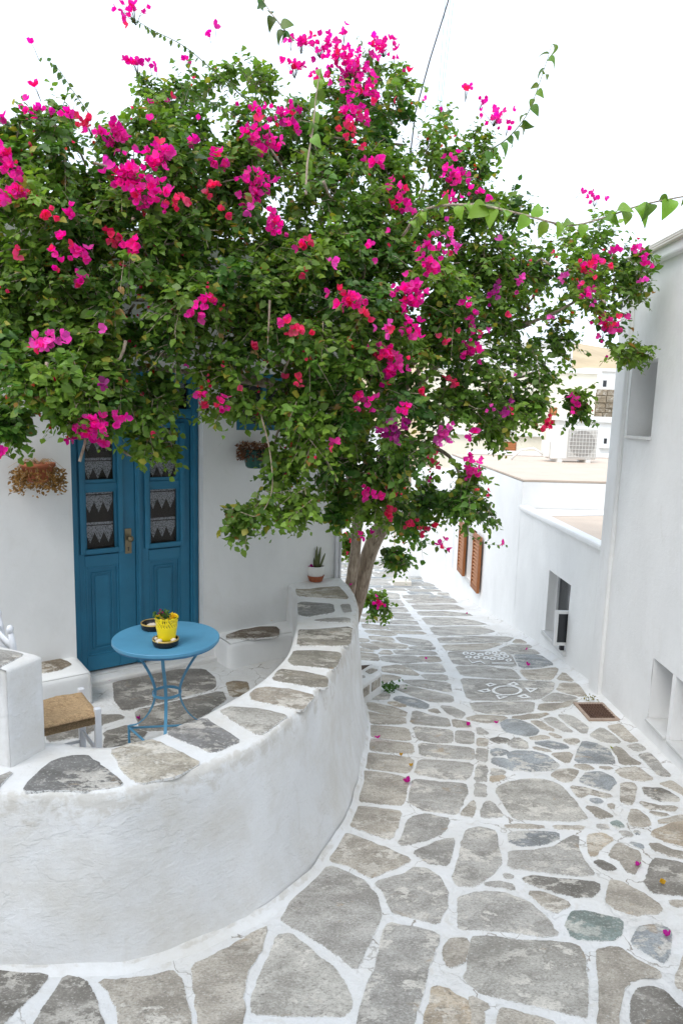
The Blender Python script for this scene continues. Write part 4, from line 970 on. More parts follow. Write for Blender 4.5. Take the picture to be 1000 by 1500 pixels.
MB().tube([pc + np.array([0, 0, .0]) - fn * .105, pc - fn * .132], .012, 8).build('wall_hook', 'dark_metal', hp1)
dried(hp1, pc + np.array([0, 0, .05]), (.17, .16, .10), np.array([.26, .15, .05]), 900, 1.0)
pc = np.array(FR(1.27, WN + .125, 1.60))
hp2 = thing('hanging_pot', (pc[0], pc[1], pc[2] - .09), 'dark green wall pot with dried reddish plant right of the door', 'potted plant')
MB().lathe(pc, [(.06, -.09), (.075, -.075), (.095, .03), (.10, .032), (.10, .055), (.092, .055), (.09, .03)], 32, True, False).build('pot', 'green_glaze', hp2, smooth=True)
MB().lathe(pc, [(.001, .045), (.091, .04)], 24, False, False).build('soil', 'soil', hp2)
MB().tube([pc - fn * .095, pc - fn * .122], .012, 8).build('wall_hook', 'dark_metal', hp2)
dried(hp2, pc + np.array([0, 0, .08]), (.14, .13, .09), np.array([.16, .07, .035]), 700, .2)

# ------------------------------------------------------------------ houses on the right of the lane
# nearest house
h1 = thing('tall_white_house', (2.6, 3.5, G(3.5)), 'tall plain white house wall along the right picture edge', 'house')
wx = lambda y: 2.30 + .008 * (y - 5.567)
RF = lambda y, n, z: (wx(y) + n, y, z)              # n runs into the wall
Y0, Y1, ZR = -5.0, 5.93, 3.12
NICH = [(5.20, 5.66, 1.82, 2.425, .34), (4.50, 4.80, -.215, .268, .30), (4.10, 4.455, -.215, .268, .30)]
ysg = cuts(Y0, Y1, [v for n_ in NICH for v in n_[:2]], .12); zsg = cuts(-.75, ZR, [1.82, 2.425, -.215, .268], .12)
mb = MB(); vs = []; fs = []
for z in zsg:
    for y in ysg:
        q = .006 * mn.noise(Vector((y * 2, z * 2, 8))) + .0025 * mn.noise(Vector((y * 8, z * 8, 1)))
        vs.append((wx(y) - q, y, z))
ns = len(ysg)
for j in range(len(zsg) - 1):
    for i in range(ns - 1):
        yc, zc = (ysg[i] + ysg[i + 1]) / 2, (zsg[j] + zsg[j + 1]) / 2
        if any(n_[0] < yc < n_[1] and n_[2] < zc < n_[3] for n_ in NICH): continue
        fs.append((i + j * ns, i + (j + 1) * ns, i + 1 + (j + 1) * ns, i + 1 + j * ns))
mb.add(vs, fs)
mb.add([RF(Y1, 0, -.75), (8, Y1, -.75), (8, Y1, ZR), RF(Y1, 0, ZR)], [(0, 1, 2, 3)]); mb.add([RF(Y0, 0, -.75), (8, Y0, -.75), (8, Y0, ZR), RF(Y0, 0, ZR)], [(3, 2, 1, 0)])
mb.add([(8, Y0, -.75), (8, Y1, -.75), (8, Y1, ZR), (8, Y0, ZR)], [(0, 1, 2, 3)])
for (a0, a1, z0, z1, dp) in NICH:
    for q in ([RF(a0, 0, z0), RF(a0, dp, z0), RF(a0, dp, z1), RF(a0, 0, z1)], [RF(a1, dp, z0), RF(a1, 0, z0), RF(a1, 0, z1), RF(a1, dp, z1)], [RF(a0, 0, z1), RF(a0, dp, z1), RF(a1, dp, z1), RF(a1, 0, z1)], [RF(a0, dp, z0), RF(a0, 0, z0), RF(a1, 0, z0), RF(a1, dp, z0)]):
        mb.add(q, [(0, 1, 2, 3)])
mb.build('wall', 'right_white', h1)
MB().box(2.24, 8.1, Y0, Y1 + .05, ZR, ZR + .09).build('roof', 'far_white', h1, bevel=.015)
for (a0, a1, z0, z1, dp) in NICH:
    wo_ = MB().fbox(RF, a0 + .002, a1 - .002, dp - .06, dp - .02, z0 + .002, z1 - .002).build('window', 'white_alu', h1)
    MB().fbox(RF, a0 + .05, a1 - .05, dp - .065, dp - .061, z0 + .05, z1 - .05).build('pane', 'dark_glass', wo_)
    MB().fbox(RF, a0 + .003, a1 - .003, -.025, dp - .062, z0 + .002, z0 + .024).build('sill', 'marble', h1, bevel=.003)
# boxed corner strip
o = lumpy_box(lambda a, b_, c: (wx(5.8) - .035 + a, 5.715 + b_, c), 0, .06, 0, .215, -.7, 3.1, .02, .004); o.build('corner_strip', 'right_white', h1, smooth=True)
for k, (dz, dx) in enumerate(((.115, .0), (.14, .012), (.165, .03))):
    MB().tube([(2.225 + dx, 5.97, ZR + dz - .03), (2.225 + dx, -3, ZR + dz - .03)], .013, 8).build('conduit', 'pipe_cream', h1, smooth=True)

# low house with the tilted window
P2 = np.array([2.321, 5.982, 0]); d2 = np.array([-.031, .9995, 0]); n2 = np.array([d2[1], -d2[0], 0])
HF = lambda s, n, z: tuple(P2 + d2 * s + n2 * n + np.array([0, 0, z]))      # s down the lane, n into the house
def house_wall(parent, s0, s1, z0, z1, holes, mat, back=5.5):
    sg = cuts(s0, s1, [v for h in holes for v in h[:2]], .15); zg = cuts(z0, z1, [v for h in holes for v in h[2:4]], .15); ns = len(sg)
    vs = [np.array(HF(s, 0, z)) - n2 * (.008 * mn.noise(Vector((s * 1.8, z * 1.8, 4))) + .003 * mn.noise(Vector((s * 7, z * 7, 6)))) for z in zg for s in sg]; fs = []
    for j in range(len(zg) - 1):
        for i in range(ns - 1):
            sc, zc = (sg[i] + sg[i + 1]) / 2, (zg[j] + zg[j + 1]) / 2
            if any(h[0] < sc < h[1] and h[2] < zc < h[3] for h in holes): continue
            fs.append((i + j * ns, i + (j + 1) * ns, i + 1 + (j + 1) * ns, i + 1 + j * ns))
    mb = MB().add(vs, fs)
    for (a0, a1, q0, q1, dp) in holes:
        for q in ([HF(a0, 0, q0), HF(a0, dp, q0), HF(a0, dp, q1), HF(a0, 0, q1)], [HF(a1, dp, q0), HF(a1, 0, q0), HF(a1, 0, q1), HF(a1, dp, q1)], [HF(a0, 0, q1), HF(a0, dp, q1), HF(a1, dp, q1), HF(a1, 0, q1)], [HF(a0, dp, q0), HF(a0, 0, q0), HF(a1, 0, q0), HF(a1, dp, q0)]):
            mb.add(q, [(0, 1, 2, 3)])
    mb.add([HF(s0, 0, z0), HF(s0, back, z0), HF(s0, back, z1), HF(s0, 0, z1)], [(0, 1, 2, 3)]); mb.add([HF(s1, back, z0), HF(s1, 0, z0), HF(s1, 0, z1), HF(s1, back, z1)], [(0, 1, 2, 3)])
    mb.add([HF(s0, back, z0), HF(s1, back, z0), HF(s1, back, z1), HF(s0, back, z1)], [(0, 1, 2, 3)])
    return mb.build('wall', mat, parent)
h2 = thing('low_white_house', HF(1.3, .6, -.8), 'low white house with flat tan roof and small tilted window', 'house')
W2 = (.70, 1.36, -.385, .315, .17)
house_wall(h2, .0, 2.56, -1.5, .80, [W2], 'far_white')
MB().fbox(HF, .0, 2.555, .09, 5.5, .70, .812).build('roof', 'roof_screed', h2)
mb = MB(); mb.fbox(HF, .0, 2.557, -.035, .088, .801, .865); mb.build('coping', 'far_white', h2, bevel=.02)
MB().add([HF(1.98, .10, .816), HF(2.55, .10, .816), HF(2.55, 1.2, .816), HF(2.3, 1.45, .816), HF(2.12, .8, .816)], [(0, 1, 2, 3, 4)]).build('painted_patch', 'far_white', h2)
a0, a1, q0, q1, dp = W2
wd = MB(); fw = .035
wd.fbox(HF, a0, a0 + fw, .09, .14, q0 + .02, q1); wd.fbox(HF, a1 - fw, a1, .09, .14, q0 + .02, q1); wd.fbox(HF, a0 + fw, a1 - fw, .09, .14, q0 + .02, q0 + .06); wd.fbox(HF, a0 + fw, a1 - fw, .09, .14, q1 - fw, q1)
wo_ = wd.build('window', 'white_alu', h2, bevel=.003)
MB().fbox(HF, a0 + fw, a1 - fw, .115, .12, q0 + .06, q1 - fw).build('pane', 'dark_glass', wo_)
mb = MB(); vs, fs = [], []
for i in range(25):
    s = a0 + fw + (a1 - a0 - 2 * fw) * i / 24; dpt = .15 + .012 * math.sin(i * 1.3)
    vs += [HF(s, dpt, q0 + .06), HF(s, dpt, q1 - fw)]
for i in range(24): fs.append((2 * i, 2 * i + 1, 2 * i + 3, 2 * i + 2))
mb.add(vs, fs).build('net_curtain', 'net_curtain', wo_, smooth=True)
MB().fbox(HF, a0 - .02, a1 + .02, -.035, .10, q0 - .03, q0 + .018).build('sill', 'marble', h2, bevel=.004)
# the opened lower sash, standing out over the sill
q = lambda s, u: np.array(HF(s, .085, q0 + .08)) + u * (np.array(HF(s, -.16, q0 + .42)) - np.array(HF(s, .085, q0 + .08)))
SA = lambda a, u, th: tuple(np.array(HF(a0 + .015, .07 - .19 * a, q0 + .07 + .0 * a)) + np.array([0, 0, u]) + d2 * th)
mb = MB(); mb.fbox(SA, 0, 1, 0, .03, 0, .03); mb.fbox(SA, 0, 1, .33, .36, 0, .03); mb.fbox(SA, 0, .14, .03, .33, 0, .03); mb.fbox(SA, .86, 1, .03, .33, 0, .03); so = mb.build('open_sash', 'white_alu', h2)
MB().fbox(SA, .14, .86, .03, .33, .012, .018).build('pane', 'dark_glass', so)
MB().fbox(HF, a0 + .02, a0 + .06, -.05, -.01, q0 + .018, q0 + .09).build('window_stay', 'dark_metal', h2)

# house with brown shutters and the air conditioner on its roof
h3 = thing('shuttered_white_house', HF(5, .8, -1.3), 'white house with brown louvred shutters at the end of the lane', 'house')
W3 = (4.86, 5.42, -.78, .10, .16)
house_wall(h3, 2.565, 7.45, -2.6, 1.15, [W3], 'far_white')
MB().fbox(HF, 2.6, 7.45, .02, 5.5, 1.15, 1.175).build('roof', 'roof_screed', h3)
mb = MB(); mb.fbox(HF, 2.6, 7.42, 5.2, 5.5, 1.176, 1.30); mb.fbox(HF, 7.25, 7.46, .3, 5.2, 1.176, 1.26); mb.build('parapet', 'far_white', h3, bevel=.02)
mb = MB(); a0, a1, q0, q1, dp = W3
mb.fbox(HF, a0, a0 + .05, .08, .13, q0, q1); mb.fbox(HF, a1 - .05, a1, .08, .13, q0, q1); mb.fbox(HF, a0 + .05, a1 - .05, .08, .13, q1 - .05, q1); mb.fbox(HF, a0 + .05, a1 - .05, .08, .13, q0, q0 + .05)
wo_ = mb.build('window', 'wood_brown', h3); MB().fbox(HF, a0 + .05, a1 - .05, .10, .105, q0 + .05, q1 - .05).build('pane', 'dark_glass', wo_)
MB().fbox(HF, a0 - .02, a1 + .02, -.04, .08, q0 - .035, q0 - .001).build('sill', 'marble', h3)
for (b0, b1) in ((4.36, 4.82), (5.46, 5.95)):
    mb = MB(); st = .055; n0, n1 = -.075, -.03
    mb.fbox(HF, b0, b0 + st, n0, n1, q0, q1); mb.fbox(HF, b1 - st, b1, n0, n1, q0, q1); mb.fbox(HF, b0 + st, b1 - st, n0, n1, q0, q0 + .08); mb.fbox(HF, b0 + st, b1 - st, n0, n1, q1 - .07, q1)
    so = mb.build('shutter', 'wood_brown', h3, bevel=.004)
    MB().fbox(HF, b0 + st, b1 - st, n1 + .002, n1 + .008, q0 + .05, q1 - .05).build('gap_shade', 'slat_gap_dark', so)  # dark sheet standing in for the shade between the slats
    nsl = 13
    for k in range(nsl):
        z = q0 + .10 + (q1 - q0 - .19) * k / (nsl - 1)
        MB().hexa([HF(b0 + st, n0 + .004, z - .008), HF(b1 - st, n0 + .004, z - .008), HF(b1 - st, n1 - .004, z + .022), HF(b0 + st, n1 - .004, z + .022), HF(b0 + st, n0 + .004, z - .001), HF(b1 - st, n0 + .004, z - .001), HF(b1 - st, n1 - .004, z + .029), HF(b0 + st, n1 - .004, z + .029)]).build('slat', 'wood_slat', so)
MB().tube([HF(6.62, -.03, -.9), HF(6.62, -.03, .6)], .012, 6).build('pipe', 'white_paint', h3)
# air conditioner
AP = onz(806, 675, 1.195); AQ = onz(872, 676.5, 1.195)
au = AQ - AP; au[2] = 0; AW = np.linalg.norm(au); au /= AW; av = np.array([-au[1], au[0], 0])
AF = lambda a, b_, c: tuple(np.array([AP[0], AP[1], 1.175]) + au * a + av * b_ + np.array([0, 0, c]))
ac = thing('air_conditioner', AF(AW / 2, .15, 0), 'white outdoor air conditioning unit on the tan roof', 'air conditioner')
AH = .62
MB().fbox(AF, 0, AW, 0, .32, .05, AH).build('housing', 'ac_white', ac, bevel=.02)
f0, f1 = AW * .34, AW * .985
MB().fbox(AF, f0, f1, -.008, -.001, .08, AH - .05).build('grille_panel', 'grey_plastic', ac)
cx_, cz_, cr_ = (f0 + f1) / 2, (.08 + AH - .05) / 2, .225
mb = MB(); mb.tube([AF(cx_, -.012, cz_), AF(cx_, -.009, cz_)], cr_, 36); mb.build('fan_recess', 'fan_grey', ac)
for k in range(9):
    x = f0 + .03 + (f1 - f0 - .06) * k / 8
    MB().tube([AF(x, -.02, .09), AF(x, -.02, AH - .06)], .0035, 5).build('grille_bar', 'ac_white', ac)
for k in range(8):
    z = .10 + (AH - .17) * k / 7
    MB().tube([AF(f0 + .01, -.026, z), AF(f1 - .01, -.026, z)], .0035, 5).build('grille_bar', 'ac_white', ac)
for x in (.15, AW - .15): MB().fbox(AF, x - .04, x + .04, -.03, .35, 0, .05).build('foot', 'ac_white', ac)
MB().fbox(AF, -.09, -.001, .06, .26, .08, .36).build('valve_cover', 'ac_white', ac, bevel=.01)
MB().tube([AF(-.05, .15, .10), AF(-.25, .2, .22), AF(-.45, .25, .18), AF(-.6, .3, .01)], .02, 8).build('hose', 'ac_white', ac, smooth=True)

# end of the lane
eh = thing('lane_end_house', (2.2, 16.0, G(15.4)), 'white garden wall closing the far end of the lane', 'wall')
mb = MB()
e0, e1_ = ong(597, 846), ong(660, 846)
vs = []; fs = []
for j in range(9):
    for i in range(15):
        x = e0[0] + (4.6 - e0[0]) * i / 14; z = -2.4 + 2.85 * j / 8
        vs.append((x, 15.5 + .02 * mn.noise(Vector((x * 3, z * 3, 0))), z))
fs = [(i + j * 15, i + 1 + j * 15, i + 16 + j * 15, i + 15 + j * 15) for j in range(8) for i in range(14)]
mb.add(vs, fs); mb.box(e0[0], 4.6, 15.55, 19, -2.4, .43); mb.build('wall', 'far_white', eh)
gp = thing('gate_pillar', (1.17, 13.6, G(13.5)), 'white square pillar with dark post at the lane end', 'pillar')
p0, p1 = ong(579, 857), ong(597, 857)
lumpy_box(lambda a, b_, c: (a, b_, c), p0[0], p1[0], 13.45, 13.75, -2.2, -.42, .02).build('shaft', 'far_white', gp, smooth=True)
MB().box(p0[0] + .08, p1[0] - .03, 13.53, 13.67, -.42, .75).build('post', 'rubble', gp, bevel=.01)
MB().box(p0[0] - .05, p1[0] + .05, 13.40, 13.80, G(13.4) - .1, G(13.4) + .09).build('plinth', 'pipe_cream', gp, bevel=.01)
bh = thing('corner_house', (-.2, 21, G(20)), 'white house far down the lane behind the tree trunk', 'house')
mb = MB(); mb.box(-4.5, 1.6, 20.5, 26, -4.3, 1.2); mb.build('wall', 'far_white', bh); MB().box(-4.6, 1.7, 20.4, 26.1, 1.2, 1.35).build('roof', 'far_white', bh)

# houses beyond the roofs
def far_block(name, label, x0p, x1p, ytop, dep, zbot, mat, wins, roofmat='far_white', deep=5):
    """plain block facing the camera direction; windows are (x0, x1, y0, y1) seen on its face"""
    a, b_ = atdepth(x0p, 620, dep), atdepth(x1p, 620, dep); zt = atdepth((x0p + x1p) / 2, ytop, dep)[2]; y = a[1]
    o = thing(name, ((a[0] + b_[0]) / 2, y + deep / 2, zbot), label, 'house')
    MB().box(a[0], b_[0], y, y + deep, zbot, zt).build('wall', mat, o)
    MB().box(a[0] - .12, b_[0] + .12, y - .12, y + deep + .1, zt, zt + .16).build('roof', roofmat, o)
    n_ = np.array([0, 1., 0])
    for (u0, u1, v0, v1, kind) in wins:
        p, q = onpl(u0, v1, np.array([0, y, 0]), n_), onpl(u1, v0, np.array([0, y, 0]), n_)
        wo_ = MB().box(p[0], q[0], y - .05, y - .002, p[2], q[2]).build('window', 'white_alu' if kind == 'g' else 'wood_brown', o)
        if kind == 's':
            nb = max(4, int((q[2] - p[2]) / .16))
            for k in range(nb):
                z0 = p[2] + .04 + (q[2] - p[2] - .08) * k / nb; MB().box(p[0] + .04, q[0] - .04, y - .085, y - .051, z0, z0 + (q[2] - p[2]) / nb * .7).build('slat', 'shutter_orange', wo_)
        else: MB().box(p[0] + .05, q[0] - .05, y - .056, y - .051, p[2] + .05, q[2] - .05).build('pane', 'dark_glass', wo_)
        MB().box(p[0] - .08, q[0] + .08, y - .14, y - .002, p[2] - .09, p[2] - .003).build('sill', 'far_white', o)
    return o, y
far_block('cream_house', 'cream house with orange brown shutters behind the air conditioner', 640, 868, 545, 26, -4.5, 'cream', [(734.5, 755.5, 647.5, 662, 's'), (802, 815, 597, 628, 's'), (837, 852, 598, 622, 's'), (737, 751, 609, 628, 's'), (799, 805, 650, 659, 's'), (700, 716, 610, 628, 's'), (735, 752, 560, 580, 'g')])
cb = bpy.data.objects['cream_house']; MB().box(atdepth(640, 620, 26)[0] - .02, atdepth(795, 620, 26)[0], atdepth(700, 620, 26)[1] - .16, atdepth(700, 620, 26)[1] - .001, atdepth(700, 637, 26)[2], atdepth(700, 633, 26)[2]).build('cornice', 'far_white', cb)
far_block('white_block_house', 'small white house beside the rubble wall beyond the roofs', 866, 990, 620, 22, -4.5, 'far_white', [(880, 890, 640, 652, 'g')])
rb = thing('rubble_ruin', (atdepth(885, 620, 29)[0], 29, -4.5), 'brown rubble stone wall stump right of the cream house', 'wall')
yb_ = 29.2; p, q = onpl(869, 640, np.array([0, yb_, 0]), np.array([0, 1., 0])), onpl(930, 577, np.array([0, yb_, 0]), np.array([0, 1., 0]))
MB().box(p[0], q[0], yb_, yb_ + 1.2, -4.5, q[2]).build('core', 'rubble', rb)
x = p[0]; zz_ = p[2] - .2
while zz_ < q[2]:
    hz = random.uniform(.16, .3); x = p[0] - .03
    while x < q[0]:
        wz = random.uniform(.22, .5); o = MB().box(x + .01, x + wz - .015, yb_ - random.uniform(.03, .09), yb_ + .1, zz_ + .01, zz_ + hz - .015).build('stone', 'slab_bare', rb, bevel=.02); o.color = (*random.choice([(.40, .32, .22), (.33, .27, .19), (.46, .39, .28)]), 1); x += wz
    zz_ += hz
far_block('upper_white_house', 'white house higher up the slope behind the cream one', 690, 830, 505, 40, -4.5, 'far_white', [(742, 752, 530, 545, 'g'), (790, 800, 528, 545, 'g')])
far_block('hill_house', 'pale house on the slope by the tall house roof', 850, 935, 545, 38, -4.5, 'far_white', [(880, 889, 556, 568, 'g')])
# hill
mb = MB(); nx_, ny_ = 80, 24
for j in range(ny_):
    for i in range(nx_):
        x = -260 + 520 * i / (nx_ - 1); y = 46 + 130 * j / (ny_ - 1); f = min(1, j / 9.)
        z = -5.4 + f * (13.5 + 3.5 * math.sin(x * .035 + 1.2) + 5 * mn.noise(Vector((x * .03, y * .03, 2))) + 1.5 * mn.noise(Vector((x * .15, y * .15, 7)))) + (j > 9) * (j - 9) * .1
        mb.v.append((x, y, z))
mb.f = [(i + j * nx_, i + 1 + j * nx_, i + 1 + (j + 1) * nx_, i + (j + 1) * nx_) for j in range(ny_ - 1) for i in range(nx_ - 1)]
tag(mb.build('hill', 'dry_hill', smooth=True), 'dry tan hillside behind the far houses', 'hill', kind='structure')

# an unseen house added behind the camera to shade the foreground
bk = thing('unseen_shade_house', (-1.5, -4.5, 0), 'unseen tall white house added behind the viewpoint to shade the lane', 'house')
MB().box(-7, 2.15, -9, -1.9, -.6, 6.4).build('wall', 'right_white', bk); MB().box(-7.1, 2.2, -9.1, -1.8, 6.4, 6.55).build('roof', 'far_white', bk)

# ------------------------------------------------------------------ drain grate, planter edge, cables
q = [ong(x, y) for x, y in ((840, 1031), (882, 1031), (903, 1054), (862, 1056))]
gc = np.mean(q, 0); gu = q[1] - q[0]; gv = q[3] - q[0]
GF = lambda a, b_, c: (q[0][0] + gu[0] * a + gv[0] * b_, q[0][1] + gu[1] * a + gv[1] * b_, G(q[0][1] + gu[1] * a + gv[1] * b_) + c)
dg = thing('drain_grate', (gc[0], gc[1], G(gc[1])), 'rusty iron drain grate set in the lane below the tall house', 'drain')
mb = MB(); e = .09
mb.fbox(GF, -.02, 1.02, -.02, e, 0, .012); mb.fbox(GF, -.02, 1.02, 1 - e, 1.02, 0, .012); mb.fbox(GF, -.02, e, e, 1 - e, 0, .012); mb.fbox(GF, 1 - e, 1.02, e, 1 - e, 0, .012); mb.build('frame', 'pipe_rust', dg)
MB().fbox(GF, e, 1 - e, e, 1 - e, .0, .004).build('pit', 'soil', dg)
for k in range(9):
    u = e + (1 - 2 * e) * (k + .5) / 9; MB().fbox(GF, u - .028, u + .028, e, 1 - e, .003, .014).build('bar', 'rust_iron', dg)
for k in range(7):
    u = e + (1 - 2 * e) * (k + .5) / 7; MB().fbox(GF, e, 1 - e, u - .02, u + .02, .004, .0155).build('bar', 'rust_iron', dg)

zpl = -.235
pq = [onz(x, y, zpl)[:2] for x, y in ((522, 985), (543, 974), (559, 979), (559, 988), (520, 1012))]
pl = thing('stone_planter', (pq[3][0] - .1, pq[3][1], G(pq[3][1])), 'low stone and whitewash tree surround beside the curved wall', 'planter')
pp = [onz(520, 1012, zpl)[:2], onz(559, 985, zpl)[:2], onz(556, 976, zpl)[:2], onz(542, 973, zpl)[:2], onz(515, 990, zpl)[:2]]
MB().prism([tuple(map(float, p)) for p in pp], -.75, zpl).build('kerb', 'limewash', pl, bevel=.012)
u2 = lambda a, b_: (510 + a / 5.556, 930 + b_ / 5.556)
for poly in ([(140,298),(190,272),(240,285),(180,318)], [(75,345),(125,330),(135,345),(80,365)]):
    slab([onz(*u2(*p), zpl)[:2] for p in poly], lambda c: zpl, pl, name='kerb_stone', tint=random.choice([GREY, WARM]), inset=.006, depth=.004, h=.004, jit=.001)
pa, pb = np.array([*pp[0], 0]), np.array([*pp[1], 0]); ud = (pb - pa); ul = np.linalg.norm(ud); ud /= ul; un = np.array([ud[1], -ud[0], 0])
for f0_, f1_ in ((.08, .52), (.60, .94)):
    QF = lambda a, b_, c: tuple(pa + ud * a * ul + un * b_ + np.array([0, 0, c]))
    o = MB().fbox(QF, f0_, f1_, -.005, .006, zpl - .11, zpl - .03).build('kerb_stone', 'slab_bare', pl, bevel=.01); o.color = (*WARM, 1)
MB().prism([tuple(map(float, p)) for p in (pp[3], pp[4], onz(516, 966, -.36)[:2], onz(545, 964, -.36)[:2])], -.75, -.425).build('soil', 'soil', pl)

tag(MB().tube([atdepth(667, -40, 9), atdepth(655, 5, 9), atdepth(630, 85, 9.0), atdepth(608, 165, 8.9), atdepth(592, 300, 8.6), FR(1.9, -1.5, 3.15)], .010, 6).build('overhead_cable', 'cable_black', smooth=True), 'black overhead cable running down behind the bougainvillea', 'cable')
for k, (x0_, x1_, lb) in enumerate(((652, 641, 'left pale blue overhead wire against the white sky'), (659, 645, 'middle pale blue overhead wire against the white sky'), (664, 647, 'right pale blue overhead wire against the white sky'))):
    tag(MB().tube([atdepth(x0_ + 3, -40, 14), atdepth(x0_, 0, 14), atdepth(x1_, 150, 14), atdepth(x1_ - 10, 260, 14), (1.3 + .1 * k, 21, 1.34)], .009, 5).build('overhead_wire', 'cable_pale', smooth=True), lb, 'wire', 'overhead wires')

# ------------------------------------------------------------------ the bougainvillea
TB = np.array([.0, 6.42, G(6.42)])
tree = thing('bougainvillea_tree', TB, 'huge bougainvillea in magenta bloom spreading over the terrace and lane', 'tree')
def bark_tube(name, pts, rads, n=14, seed=0, parent=tree, samples=40):
    p = spline(pts, samples); r = np.interp(np.linspace(0, 1, samples), np.linspace(0, 1, len(rads)), rads)
    mb = MB().tube(p, list(r), n)
    vs = []
    for k, v in enumerate(mb.v):
        c = Vector(p[min(k // n, samples - 1)]); d = Vector(v) - c
        a = (k % n) / n * 6.283
        q = 1 + .16 * mn.noise(Vector((math.cos(a) * 1.6, math.sin(a) * 1.6, (k // n) * .09 + seed))) + .07 * mn.noise(Vector((math.cos(a) * 5, math.sin(a) * 5, (k // n) * .2 + seed)))
        vs.append(tuple(c + d * q))
    mb.v = vs
    return mb.build(name, 'bark', parent, smooth=True), p
D = atdepth
bark_tube('trunk', [D(494, 1000, 6.42), D(506, 930, 6.42), D(525, 870, 6.4), D(536, 825, 6.36), D(548, 790, 6.3), D(566, 755, 6.15), D(578, 700, 5.9), D(572, 620, 5.5), D(545, 520, 5.1)], [.115, .09, .074, .07, .072, .064, .056, .048, .035], seed=1)
bark_tube('trunk', [D(486, 1000, 6.38), D(496, 930, 6.34), D(511, 870, 6.30), D(518, 825, 6.24), D(522, 790, 6.2), D(522, 740, 6.0), D(505, 660, 5.6), D(470, 560, 5.1)], [.085, .07, .055, .048, .046, .045, .04, .03], seed=5)

BL = [  # cx, cy, rx, ry in the picture, depth, depth radius, density
 (50,330,110,150,3.85,.35,1),(45,500,85,100,3.75,.30,1),(110,560,95,70,3.85,.28,1.1),(200,280,120,130,4.1,.42,1),(190,440,130,110,4.0,.38,1),(330,240,110,100,4.5,.45,1),(330,400,125,130,4.25,.45,1),
 (470,300,130,130,4.6,.5,1),(480,450,140,130,4.35,.5,1),(472,588,74,72,4.35,.35,1),(560,610,95,95,4.55,.45,1),(600,420,115,125,4.7,.5,1),(620,270,95,90,5.0,.45,.9),(500,190,95,70,4.9,.4,.9),
 (690,470,95,115,5.0,.45,1),(690,340,85,80,5.1,.45,.9),(535,715,62,50,4.75,.3,1),(785,430,85,80,5.2,.4,.72),(880,420,62,78,5.0,.32,.72),(795,540,60,55,5.2,.3,.55),(690,590,65,65,4.9,.35,.9),
 (683,730,28,52,4.7,.18,1.9),(45,610,62,32,3.75,.2,1),(125,612,55,22,3.85,.18,1),(222,600,42,60,4.25,.18,1.2),(228,650,30,32,4.25,.12,1.2),(330,560,65,45,4.25,.28,1),(410,735,55,32,4.4,.18,.9),(350,755,30,18,4.3,.1,1),(445,680,55,50,4.55,.25,1),
 (330,120,75,40,4.6,.28,.35),(250,150,50,36,4.4,.2,.45),(110,185,85,36,4.05,.28,.45),(30,220,50,45,3.9,.25,.9),(560,140,65,50,5.0,.28,.6),(650,205,62,42,5.1,.28,.5),(385,150,50,50,4.7,.25,.55),(700,245,45,35,5.1,.22,.5),
 (840,330,55,35,5.1,.22,.45),(930,400,28,40,4.85,.16,.8),(925,510,30,22,4.85,.14,.6),(845,588,13,18,5.1,.08,.5),(745,610,40,25,5.0,.18,.6),(785,592,26,18,5.1,.12,.4),(625,720,28,20,4.9,.15,.6),
 (590,775,22,22,5.6,.12,.7),(595,745,40,30,5.0,.2,.7),(575,820,18,14,5.9,.1,.7),(478,752,34,16,4.8,.14,.6),(512,800,8,55,6.7,.1,1.2),(505,690,40,50,4.9,.25,1),(545,885,10,12,6.6,.06,1.5)]
clumps = []
for cx, cy, rx, ry, dep, rz, den in BL:
    n = max(3, int(math.pi * rx * ry / 980 * den))
    for _ in range(n):
        v = unit(1)[0] * RNG.uniform(.25, 1) ** .5
        x, y, dd = cx + rx * v[0] * .92, cy + ry * v[1] * .92, dep + rz * v[2]
        clumps.append((D(x, y, dd), dd / FPX * 30 * RNG.uniform(.75, 1.25) * min(1, (min(rx, ry) / 40) ** .5), x, y))
LP, LY, LZ, LS, LC, LK = [], [], [], [], [], []
tw = MB()
center = D(480, 420, 4.9)
